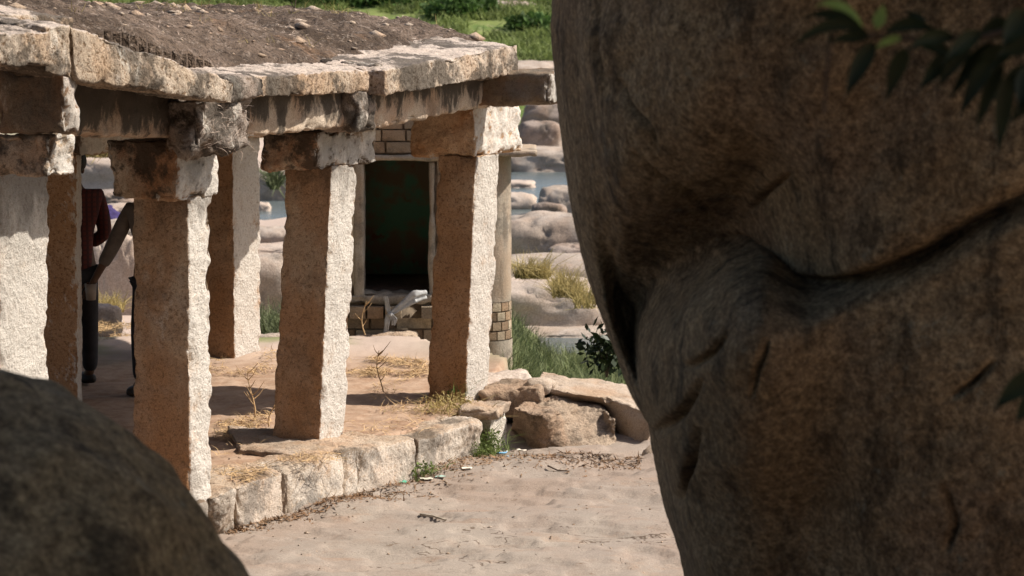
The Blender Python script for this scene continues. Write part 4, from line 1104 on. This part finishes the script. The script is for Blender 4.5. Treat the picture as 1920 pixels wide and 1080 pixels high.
def scrap(px, py, size, col, label, seed):
    c = rz(px, py, -0.32); c[2] = tz(c[0], c[1]) + 0.008
    n = 5; X, Y = np.meshgrid(np.linspace(-1, 1, n), np.linspace(-1, 1, n))
    P = np.stack([X.ravel(), Y.ravel(), X.ravel() * 0], 1)
    V = P * np.array([size, size * 0.6, 1]); V[:, 2] = size * 0.55 * np.abs(perlin(P * 1.3 + seed, seed)) + size * 0.35 * np.abs(perlin(P * 2.7 + seed, seed))
    V[:, :2] += size * 0.3 * np.stack([perlin(P + seed * 2, 1), perlin(P + seed * 3, 2)], 1)
    V += c; I = np.arange(n * n).reshape(n, n)
    Fc = np.stack([I[:-1, :-1].ravel(), I[:-1, 1:].ravel(), I[1:, 1:].ravel(), I[1:, :-1].ravel()], 1)
    return tag(mk('scrap', V, Fc, plain('litter_%d' % seed, col, 0.6, 0.1)), label, 'litter')
for i, (x, y, s_, col, lab) in enumerate((
    (752, 905, 0.045, (0.10, 0.42, 0.28), 'green plastic scrap on the ground by the middle kerb'),
    (800, 904, 0.05, (0.5, 0.47, 0.38), 'pale torn scrap right of the green plastic one'),
    (826, 902, 0.04, (0.30, 0.42, 0.36), 'greyish green scrap rightmost by the middle weed'),
    (942, 852, 0.04, (0.22, 0.45, 0.68), 'blue plastic scrap near the rough boulder'),
    (958, 858, 0.035, (0.35, 0.50, 0.60), 'pale blue scrap just right of the blue one'),
    (955, 845, 0.03, (0.7, 0.66, 0.6), 'white scrap between the blue scrap and the rough boulder'),
    (966, 845, 0.03, (0.66, 0.6, 0.5), 'cream scrap touching the foot of the rough boulder'),
    (978, 850, 0.04, (0.68, 0.6, 0.5), 'beige paper scrap before the rough boulder'),
    (997, 848, 0.025, (0.7, 0.66, 0.62), 'small white scrap farthest right before the rough boulder'),
    (876, 892, 0.04, (0.6, 0.55, 0.46), 'pale scrap alone between the two kerb weeds'))):
    scrap(x, y, s_, col, lab, 500 + i)
c0 = rz(788, 966, -0.31); c1 = rz(812, 970, -0.31); c2 = rz(836, 978, -0.31)
for q in (c0, c1, c2): q[2] = tz(q[0], q[1]) + 0.01
tag(tubes('twig', [[c0, c1, c2]], 0.010, plain('pale_twig', (0.42, 0.36, 0.28)), taper=0.3), 'pale bare twig lying in the middle of the courtyard', 'twig')
c0 = rz(1027, 880, -0.31); c1 = rz(1045, 882, -0.31); c2 = rz(1067, 884, -0.31)
for q in (c0, c1, c2): q[2] = tz(q[0], q[1]) + 0.01
tag(tubes('twig', [[c0, c1, c2]], 0.008, M_rootdark, taper=0.3), 'dark twig lying in front of the rough boulder', 'twig')

# purple cloth
V, Fc = boulder_mesh(tuple(rz(205, 408, -1.25)), (0.22, 0.3, 0.22), 77, 4, 0.35)
V[:, 0] += 0.06 * np.sin(V[:, 2] * 19)
tag(mk('purple_cloth', V, Fc, M_purple), 'crumpled purple cloth lying on the white rock behind the people', 'cloth')

# ---------------------------------------------------------------- foreground boulders
LEFT = [(-60, 1032), (0, 1035), (60, 1032), (200, 1045), (320, 1060), (410, 1074), (500, 1097), (590, 1128), (680, 1164), (770, 1212), (830, 1220), (920, 1239), (1000, 1264), (1080, 1289), (1250, 1335)]
def big_boulder(dx=None):
    Yc, Xc, RY = 10.6, 2.7, 2.4
    YB = 9.6
    zs = np.concatenate([np.linspace(-0.8, 0.9, 26)[:-1], np.linspace(0.9, 3.55, 330), np.linspace(3.55, 6.0, 40)[1:]])
    lp = np.array(LEFT, float)
    zz = np.array([ry(x, y, YB)[2] for y, x in lp]); xx = np.array([ry(x, y, YB)[0] for y, x in lp])
    o_ = np.argsort(zz); zz, xx = zz[o_], xx[o_]
    xl = np.interp(zs, zz, xx)
    xl = np.where(zs < zz[0], xx[0] + (zs - zz[0]) * -0.35, xl)
    hi = zs > 3.5
    xl = np.where(hi, xx[-1] + (zs - 3.5) ** 2 * 0.12, xl)
    ker = np.hanning(9); ker /= ker.sum(); xl = np.convolve(np.pad(xl, 4, 'edge'), ker, 'valid')
    if dx is not None: xl = xl + dx
    # angles: dense on the side facing the camera
    a = np.concatenate([np.linspace(math.radians(150), math.radians(285), 420), np.linspace(math.radians(285), math.radians(510), 60)[1:-1]])
    AA, ZZ = np.meshgrid(a, zs); XL = np.repeat(xl[:, None], len(a), 1)
    top = np.clip((6.0 - ZZ) / 1.6, 0.0, 1) ** 0.5
    def sgp(v, e): return np.sign(v) * np.abs(v) ** e
    rxx = (Xc - XL)
    ca, sa = sgp(np.cos(AA), 0.85), sgp(np.sin(AA), 0.85)
    # tangent from the eye lies a little before the widest point; correct the radius
    X = Xc + rxx * ca * np.where(ca < 0, 1.0, 1.4) * (0.15 + 0.85 * top)
    Yv = Yc + RY * sa * (0.2 + 0.8 * top)
    P = np.stack([X.ravel(), Yv.ravel(), ZZ.ravel()], 1)
    # project back to pixels to lay the crease where the photograph has it
    rel = P - EYE
    depth = rel[:, 1] * CP - rel[:, 2] * SP
    u = 960 + F * rel[:, 0] / depth; v = 540 - F * (rel[:, 1] * SP + rel[:, 2] * CP) / depth
    return P, u, v, depth, len(zs), len(a), AA.ravel(), ZZ.ravel()
crease_px = [(1110, 880), (1180, 815), (1206, 760), (1218, 690), (1234, 622), (1282, 552), (1352, 510), (1420, 492), (1465, 522), (1510, 545), (1570, 536), (1650, 508), (1740, 470), (1830, 415), (1935, 360), (2100, 300)]
def polydist(u, v, pl):
    d = np.full(u.shape, 1e9); sg = np.zeros(u.shape); tt = np.zeros(u.shape)
    for i in range(len(pl) - 1):
        a = np.array(pl[i], float); b = np.array(pl[i + 1], float); e = b - a
        t = np.clip(((u - a[0]) * e[0] + (v - a[1]) * e[1]) / (e @ e), 0, 1)
        dx = u - a[0] - t * e[0]; dy = v - a[1] - t * e[1]; q = np.hypot(dx, dy)
        c = e[0] * (v - a[1]) - e[1] * (u - a[0])
        m = q < d; d = np.where(m, q, d); sg = np.where(m, np.sign(c), sg); tt = np.where(m, i + t, tt)
    return d, sg, tt
cracks = [[(1150, 150), (1175, 190), (1210, 235), (1225, 275)], [(1105, -20), (1112, 90), (1130, 170)], [(1180, 280), (1225, 330), (1300, 370), (1365, 440)],
          [(1275, 660), (1320, 625), (1345, 590)], [(1385, 700), (1395, 650), (1418, 605)], [(1232, 800), (1270, 740), (1295, 680)], [(1265, 900), (1285, 830), (1292, 760)],
          [(1775, 1010), (1790, 960), (1770, 890)], [(1480, 330), (1450, 370), (1430, 420)], [(1780, 730), (1820, 700), (1850, 670)]]
PXU = F / 8.6
_lp = np.array(LEFT, float)
def shaped(dx):
    P, u, v, depth, nz_, na_, AA, ZZ = big_boulder(dx)
    front = P[:, 1] < 10.4
    Q = P * np.array([1, 0.3, 1])
    d, sg, tt = polydist(u + 9 * fbm(Q * 1.4, 2, 5), v + 9 * fbm(Q * 1.4 + 9, 2, 6), crease_px)
    d = d / PXU
    below = sg > 0
    wide = 1 - sstep(1370, 1620, u + 0.15 * (v - 540))
    left = np.interp(v, _lp[:, 0], _lp[:, 1])
    side = sstep(math.radians(180), math.radians(190), AA)
    lower = (0.13 + 0.42 * wide) * (1 - np.exp(-(d / (0.024 + 0.06 * wide)) ** 1.5)) * sstep(-5, 50, u - left)
    upper = (0.13 + 0.22 * wide) * (1 - np.exp(-(d / (0.03 + 0.30 * wide)) ** 1.3)) * sstep(-5, 110, u - left)
    hollow = 0.75 * wide * np.exp(-(d / 0.34) ** 2) * sstep(0, 60, u - left)
    prot = np.where(below, lower, upper) * np.exp(-np.maximum(0, d - 0.7) * 0.35)
    prot = (prot - np.where(below, 0, hollow)) * side
    cr = np.zeros(len(P))
    for k, pl in enumerate(cracks):
        dk, _, t2 = polydist(u + 8 * fbm(Q * 3 + k, 2, 7), v + 8 * fbm(Q * 3 + 5 + k, 2, 8), pl)
        fade = np.sin(np.clip((t2 + 0.25) / (len(pl) - 0.5), 0, 1) * math.pi)
        cr = np.maximum(cr, np.exp(-(dk / 5.0) ** 2) * fade)
    lim = sstep(-5, 110, u - left) * side
    g_ = np.where(front, prot, 0).reshape(nz_, na_); k1 = np.hanning(13)[1:-1]; k1 /= k1.sum(); k2 = np.hanning(9)[1:-1]; k2 /= k2.sum()
    g_ = np.apply_along_axis(lambda q: np.convolve(np.pad(q, 5, 'edge'), k1, 'valid'), 1, g_)
    g_ = np.apply_along_axis(lambda q: np.convolve(np.pad(q, 3, 'edge'), k2, 'valid'), 0, g_)
    fwd = g_.ravel()[:, None] * np.array([0, -1.0, 0])
    disp = np.where(front, -0.06 * cr - 0.10 * np.exp(-(d / 0.022) ** 2) * sstep(1230, 1300, u), 0)
    disp = disp + (0.10 * fbm(P * 0.8, 3, 31) + 0.035 * fbm(P * 2.6, 4, 32)) * (0.15 + 0.85 * lim) + 0.006 * fbm(P * 14, 3, 33)
    I = np.arange(nz_ * na_).reshape(nz_, na_); J = np.roll(I, -1, 1)
    FB = np.stack([I[:-1].ravel(), J[:-1].ravel(), J[1:].ravel(), I[1:].ravel()], 1)
    N = vnormals(P, FB)
    rad = P - np.array([2.7, 10.6, 0]); rad[:, 2] = 0; rad /= np.linalg.norm(rad, axis=1, keepdims=True)
    if (N * rad).sum(1).mean() < 0: N = -N; FB = FB[:, ::-1]
    return P + fwd + N * disp[:, None], FB, nz_, na_
_dx = None
for _ in range(4):      # settle the outline: the widest part seen from the path
    Pd, FB, nz_, na_ = shaped(_dx)
    if _ == 3: break
    rel = Pd - EYE; D_ = (rel[:, 1] * CP - rel[:, 2] * SP).reshape(nz_, na_)
    U_ = 960 + F * rel[:, 0].reshape(nz_, na_) / D_; V_ = 540 - F * (rel[:, 1] * SP + rel[:, 2] * CP).reshape(nz_, na_) / D_
    k_ = U_.argmin(1); ar = np.arange(nz_); ul, vl = U_[ar, k_], V_[ar, k_]
    e_ = (np.interp(vl, _lp[:, 0], _lp[:, 1]) - ul) * D_[ar, k_] / F
    ok_ = (vl > -60) & (vl < 1250); e_ = np.interp(ar, ar[ok_], e_[ok_])
    kk_ = np.hanning(31); e_ = np.convolve(np.pad(e_, 15, 'edge'), kk_ / kk_.sum(), 'valid')
    _dx = e_ if _dx is None else _dx + e_
tag(mk('huge_boulder', Pd, FB, M_fg), 'huge shaded brown boulder with a deep crease filling the right side', 'boulder')
# close the top with its own cap faces
bo = bpy.data.objects['huge_boulder']; bm = bmesh.new(); bm.from_mesh(bo.data)
bmesh.ops.holes_fill(bm, edges=[e for e in bm.edges if e.is_boundary], sides=0)
bmesh.ops.triangulate(bm, faces=[f for f in bm.faces if len(f.verts) > 4]); bm.to_mesh(bo.data); bm.free()

# dark round boulder, lower left
D, Fc = ico(6)
k = 1 + 0.085 * fbm(D * 1.9 + 4, 3, 51) + 0.012 * fbm(D * 6, 4, 52)
c = ry(-160, 1300, 6.5)
V = D * k[:, None] * np.array([0.96, 1.0, 0.94]); V[:, 2] = np.where(V[:, 2] < 0, V[:, 2] * 1.6, V[:, 2])
tag(mk('round_boulder', V + c, Fc, M_fg2), 'dark smooth out-of-focus boulder rising in the lower left corner', 'boulder')

# ---------------------------------------------------------------- the hanging branch, with an unseen crown added overhead for shade
tree = thing('overhanging_tree', (5.2, 3.5, 1.0), 'dark leafy branch hanging in front of the huge boulder at the top right', 'tree')
tr = [np.array([5.2 - 0.25 * k + 0.15 * math.sin(k), 3.5 + 0.25 * k, 1.0 + k * 1.0]) for k in range(8)]
tubes('trunk', [tr], 0.35, M_bark, tree, sides=14)
limbs = [[tr[5], tr[5] + np.array([-1.6, 0.2, 0.9]), tr[5] + np.array([-3.8, 0.2, 1.5])], [tr[6], tr[6] + np.array([0.4, 2.0, 0.9]), tr[6] + np.array([-0.6, 4.5, 1.0])], [tr[6], tr[6] + np.array([-1.5, -2.0, 0.6]), tr[6] + np.array([-3.0, -4.0, 0.8])],
         [tr[4], np.array([3.6, 4.3, 4.9]), np.array([2.2, 4.3, 4.2]), np.array([1.15, 4.25, 3.66])]]
for l in limbs: tubes('limb', [l], 0.13, M_bark, tree, sides=10, taper=0.85)
r = np.random.default_rng(66)
ncl = 330
cc = np.stack([r.uniform(-5.5, 7.5, ncl), r.uniform(-8, 9.4, ncl), r.uniform(6.4, 9.2, ncl)], 1)
cc = np.concatenate([cc, np.stack([r.uniform(0.5, 6.5, 170), r.uniform(4.6, 8.6, 170), r.uniform(6.2, 9.2, 170)], 1)]); ncl = len(cc)
cc[:, 2] -= np.clip(-cc[:, 1] - 1, 0, 5) * 1.0
nl = 110
P = (cc[:, None] + r.normal(0, 0.5, (ncl, nl, 3)) * np.array([1, 1, 0.6])).reshape(-1, 3)
n = len(P); a = r.normal(size=(n, 3)); a[:, 2] -= 0.5; a /= np.linalg.norm(a, axis=1, keepdims=True)
b = np.cross(a, r.normal(size=(n, 3)) + 0.01); b /= np.linalg.norm(b, axis=1, keepdims=True); L = r.uniform(0.18, 0.36, (n, 1))
V = np.concatenate([P, P + a * L * 0.5 + b * L * 0.2, P + a * L, P + a * L * 0.5 - b * L * 0.2]); i = np.arange(n)
mk('shade_crown', V, np.stack([i, i + n, i + 2 * n, i + 3 * n], 1), M_leafdark, tree, False, 'stuff')  # unseen leaf mass, spread and thickened to shade the boulders
def leaf(p0, p1, w, mat, sag=0.12, Y0=4.7, dy=0.0, seed=0):
    A = ry(*p0, Y0); B = ry(*p1, Y0 + dy); n = 9
    t = np.linspace(0, 1, n); c = A[None] * (1 - t)[:, None] + B[None] * t[:, None]
    d = B - A; L = np.linalg.norm(d); sd_ = np.cross(d / L, (0, 1, 0.25)); sd_ /= np.linalg.norm(sd_)
    up = np.array([0, 0, 1.0]); c = c + up * (sag * L * 4 * t * (1 - t))[:, None] * 0.8
    prof = w / F * Y0 * np.sin(np.clip(t * 1.02 + 0.02, 0, 1) ** 0.8 * math.pi) ** 0.8 * 0.5
    V = np.concatenate([c - sd_ * prof[:, None], c + np.array([0, 0.01, -0.004]), c + sd_ * prof[:, None]])
    Fc = []
    for j in range(2):
        for k in range(n - 1): Fc.append((j * n + k, j * n + k + 1, (j + 1) * n + k + 1, (j + 1) * n + k))
    return mk('leaf', V, np.array(Fc), mat, tree)
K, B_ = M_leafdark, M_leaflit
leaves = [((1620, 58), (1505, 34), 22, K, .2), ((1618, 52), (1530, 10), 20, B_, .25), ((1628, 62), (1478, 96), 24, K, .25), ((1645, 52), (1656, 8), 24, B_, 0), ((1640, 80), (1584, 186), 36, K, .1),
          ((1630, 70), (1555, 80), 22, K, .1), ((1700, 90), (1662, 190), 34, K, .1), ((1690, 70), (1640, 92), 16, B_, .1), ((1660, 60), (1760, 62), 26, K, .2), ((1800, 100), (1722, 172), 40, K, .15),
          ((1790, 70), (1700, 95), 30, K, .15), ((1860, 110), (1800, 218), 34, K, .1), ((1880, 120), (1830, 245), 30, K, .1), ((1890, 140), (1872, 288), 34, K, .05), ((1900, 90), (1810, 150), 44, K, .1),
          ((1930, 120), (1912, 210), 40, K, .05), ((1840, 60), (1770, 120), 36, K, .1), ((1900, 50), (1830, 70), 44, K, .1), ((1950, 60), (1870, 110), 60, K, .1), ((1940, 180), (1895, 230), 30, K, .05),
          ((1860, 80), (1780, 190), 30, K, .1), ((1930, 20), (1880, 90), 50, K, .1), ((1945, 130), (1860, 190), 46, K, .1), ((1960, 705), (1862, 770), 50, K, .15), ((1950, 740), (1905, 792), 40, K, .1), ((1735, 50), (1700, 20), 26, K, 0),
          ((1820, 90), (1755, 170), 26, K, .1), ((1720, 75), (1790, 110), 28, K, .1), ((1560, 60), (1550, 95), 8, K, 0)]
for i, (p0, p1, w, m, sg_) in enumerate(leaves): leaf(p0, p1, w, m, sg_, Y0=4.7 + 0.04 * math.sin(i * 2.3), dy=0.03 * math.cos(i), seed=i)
tubes('twig', [[ry(2080, -30, 4.7), ry(1950, 40, 4.7), ry(1840, 70, 4.7), ry(1720, 74, 4.7), ry(1640, 66, 4.7), ry(1560, 76, 4.7)]], 0.008, M_bark, tree)
tubes('twig', [[ry(1556, 78, 4.72), ry(1550, 140, 4.72), ry(1546, 212, 4.72)]], 0.0035, M_bark, tree, taper=0.2)
tubes('twig', [[ry(2100, 640, 4.7), ry(2000, 690, 4.7), ry(1945, 730, 4.7)]], 0.008, M_bark, tree)

# ---------------------------------------------------------------- the two people
def skinned(name, joints, edges, mat, parent, sub=2, root=0):
    co = np.array([j[:3] for j in joints], float) * S
    me = bpy.data.meshes.new(name); me.from_pydata(co.tolist(), edges, []); me.update()
    o = bpy.data.objects.new('tmp', me); C.objects.link(o)
    md = o.modifiers.new('skin', 'SKIN'); md.use_smooth_shade = True
    sv = me.skin_vertices[0].data
    for k, j in enumerate(joints):
        rr = j[3] if isinstance(j[3], tuple) else (j[3], j[3])
        sv[k].radius = (rr[0] * S, rr[1] * S); sv[k].use_root = (k == root)
    ms = o.modifiers.new('sub', 'SUBSURF'); ms.levels = sub; ms.render_levels = sub
    dg = bpy.context.evaluated_depsgraph_get(); ev = o.evaluated_get(dg)
    m2 = bpy.data.meshes.new_from_object(ev)
    V = np.array([v.co[:] for v in m2.vertices]); Fc = [list(p.vertices) for p in m2.polygons]
    bpy.data.objects.remove(o)
    return mk(name, V / S, Fc, mat, parent)
M_skin = plain('dark_skin', (0.10, 0.055, 0.035), 0.6, 0.1)
def plaid():
    t = NT('dark_red_plaid')
    x = t.n('ShaderNodeTexWave'); x.inputs['Scale'].default_value = 9; x.bands_direction = 'X'; t.l(t.pos, x.inputs[0])
    z = t.n('ShaderNodeTexWave'); z.inputs['Scale'].default_value = 9; z.bands_direction = 'Z'; t.l(t.pos, z.inputs[0])
    c = t.mix(t.rng(x.outputs[1], 0.5, 0.7, 0, 0.7), (0.10, 0.024, 0.02), (0.025, 0.014, 0.015))
    c = t.mix(t.rng(z.outputs[1], 0.5, 0.7, 0, 0.6), c, (0.05, 0.02, 0.02))
    return t.out(c)
M_plaid = plaid()
M_trouser = plain('dark_trouser', (0.028, 0.027, 0.03), 0.9, 0.2)
M_shirt2 = plain('grey_brown_shirt', (0.13, 0.11, 0.095), 0.9, 0.15)
M_hair = plain('black_hair', (0.012, 0.010, 0.009), 0.6, 0.2)
M_shoe = plain('dark_shoe', (0.03, 0.025, 0.022), 0.6, 0.2)
def person(base, H, face, label, shirt, arms, lean=0.0):
    """face: unit 2D facing; arms: two dicts elbow/hand offsets (side, fwd, z) in fractions of H"""
    bx, by, bz = base; f = np.array([*face, 0.0]); s = np.array([face[1], -face[0], 0.0])   # s: the person's right
    def J(side, fwd, z): return np.array([bx, by, bz]) + s * side * H + f * fwd * H + np.array([0, 0, z * H])
    root = thing('person', (bx, by, bz), label, 'person')
    def jt(p, r): return (p[0], p[1], p[2], r)
    body = [jt(J(0, 0, .53), (.075 * H, .06 * H)), jt(J(0, .005, .64), (.068 * H, .052 * H)), jt(J(0, 0, .76), (.085 * H, .06 * H)), jt(J(0, .0, .825), (.05 * H, .045 * H)), jt(J(0, .005, .865), .028 * H), jt(J(0, .02, .90), (.040 * H, .046 * H)), jt(J(0, .018, .945), (.043 * H, .05 * H)), jt(J(0, .01, .985), (.028 * H, .03 * H))]
    ed = [(0, 1), (1, 2), (2, 3), (3, 4), (4, 5), (5, 6), (6, 7)]
    def leg(sg, st):
        n = len(body); body.extend([jt(J(sg * .052, 0, .48), .052 * H), jt(J(sg * .06, st * .5 + .01, .27), .034 * H), jt(J(sg * .062, st, .05), .021 * H), jt(J(sg * .065, st + .06, .02), .02 * H)])
        ed.extend([(0, n), (n, n + 1), (n + 1, n + 2), (n + 2, n + 3)])
    leg(1, 0.02); leg(-1, -0.03)
    n_arm = []
    for sg, A in zip((1, -1), arms):
        n = len(body); e, h = A
        sh = J(sg * .105, 0, .80); el = J(*e); ha = J(*h); d = (ha - el) / np.linalg.norm(ha - el)
        body.extend([jt(sh, .032 * H), jt(el, .023 * H), jt(ha, .016 * H), jt(ha + d * .035 * H, (.022 * H, .014 * H))])
        ed.extend([(2, n), (n, n + 1), (n + 1, n + 2), (n + 2, n + 3)]); n_arm.append((sh, el, ha, d))
    skinned('body', body, ed, M_skin, root)
    # fingers and thumb
    for (sh, el, ha, d) in n_arm:
        side = np.cross(d, (0.2, 1, 0.1)); side /= np.linalg.norm(side)
        for q, ln in zip((-1.4, -0.5, 0.5, 1.4), (.038, .045, .043, .033)):
            b0 = ha + d * .045 * H + side * q * .009 * H
            tubes('finger', [[b0, b0 + d * ln * .6 * H, b0 + d * ln * H + np.array([0, 0.01, -0.01])]], .0048 * H, M_skin, root, taper=0.35)
        b0 = ha + d * .02 * H - side * .014 * H
        tubes('thumb', [[b0, b0 + d * .02 * H - side * .014 * H, b0 + d * .045 * H - side * .014 * H]], .0058 * H, M_skin, root, taper=0.35)
    # clothes
    sh_j = [jt(J(0, 0, .46), (.078 * H, .068 * H)), jt(J(0, .005, .64), (.080 * H, .064 * H)), jt(J(0, 0, .76), (.095 * H, .070 * H)), jt(J(0, .0, .83), (.052 * H, .05 * H)), jt(J(0, 0, .845), (.036 * H, .036 * H))]
    se = [(0, 1), (1, 2), (2, 3), (3, 4)]
    for (sh, el, ha, d) in n_arm:
        n = len(sh_j); wr = el + (ha - el) * 0.55
        sh_j.extend([jt(sh, .042 * H), jt(el, .034 * H), jt(wr, .028 * H)]); se.extend([(2, n), (n, n + 1), (n + 1, n + 2)])
    skinned('shirt', sh_j, se, shirt, root)
    tj = [jt(J(0, 0, .51), (.070 * H, .062 * H))]; te = []
    for sg, st in ((1, .02), (-1, -.03)):
        n = len(tj); tj.extend([jt(J(sg * .045, 0, .47), .054 * H), jt(J(sg * .06, st * .5 + .01, .27), .044 * H), jt(J(sg * .062, st, .045), .034 * H)]); te.extend([(0, n), (n, n + 1), (n + 1, n + 2)])
    skinned('trousers', tj, te, M_trouser, root)
    for sg, st in ((1, .02), (-1, -.03)):
        V, Fc = boulder_mesh(tuple(J(sg * .064, st + .045, .018)), (.032 * H, .032 * H, .022 * H), 3, 3, 0.03)
        V2 = V + f * ((V - J(sg * .064, st + .045, .018)) @ f)[:, None] * 1.2
        mk('shoe', V2, Fc, M_shoe, root)
    hc = J(0, .004, .955); V, Fc = boulder_mesh(tuple(hc), (.055 * H, .058 * H, .055 * H), 8, 4, 0.05, 2.1)
    keep = ((V - hc) @ f < .03 * H) | (V[:, 2] > hc[2] + .012 * H)
    V = np.where(keep[:, None], V, hc + (V - hc) * 0.75)
    mk('hair', V, Fc, M_hair, root)
    for sg in (1, -1):
        V, Fc = boulder_mesh(tuple(J(sg * .045, .016, .915)), (.008 * H, .012 * H, .018 * H), 3, 2, 0.05); mk('ear', V, Fc, M_skin, root)
    V, Fc = boulder_mesh(tuple(J(0, .070, .915)), (.009 * H, .011 * H, .014 * H), 3, 2, 0.05); mk('nose', V, Fc, M_skin, root)
    return root, J
b1 = rz(148, 722, -0.01)
person((b1[0], b1[1], -0.01), 2.06, (-0.55, 0.83), 'person in a dark red plaid shirt standing half hidden behind a pillar', M_plaid,
       [((.128, -.02, .64), (.05, .10, .56)), ((-.15, .0, .64), (-.14, .12, .56))])
b2 = rz(292, 736, -0.01)
pr, J2 = person((b2[0], b2[1], -0.01), 1.96, (-0.25, -0.97), 'person in a grey shirt behind the first pillar reaching out with a cup', M_shirt2,
       [((.175, .05, .63), (.235, .10, .50)), ((-.14, .0, .63), (-.13, .10, .52))])
hc = J2(.242, .12, .455)
n = 20; A = np.linspace(0, 2 * math.pi, n, endpoint=False)
rings = [(0.040, -0.075), (0.052, 0.065), (0.046, 0.065), (0.036, -0.065)]
V = np.array([(hc[0] + r0 * math.cos(a), hc[1] + r0 * math.sin(a), hc[2] + z0) for r0, z0 in rings for a in A] + [(hc[0], hc[1], hc[2] - 0.075), (hc[0], hc[1], hc[2] - 0.065)])
Fc = [(i * n + k, i * n + (k + 1) % n, (i + 1) * n + (k + 1) % n, (i + 1) * n + k) for i in range(3) for k in range(n)]
Fc += [((k + 1) % n, k, 4 * n) for k in range(n)] + [(3 * n + k, 3 * n + (k + 1) % n, 4 * n + 1) for k in range(n)]
tag(mk('cup', V, Fc, plain('pale_cup', (0.30, 0.26, 0.22), 0.5, 0.1)), 'pale cup held in the outstretched hand behind the first pillar', 'cup')
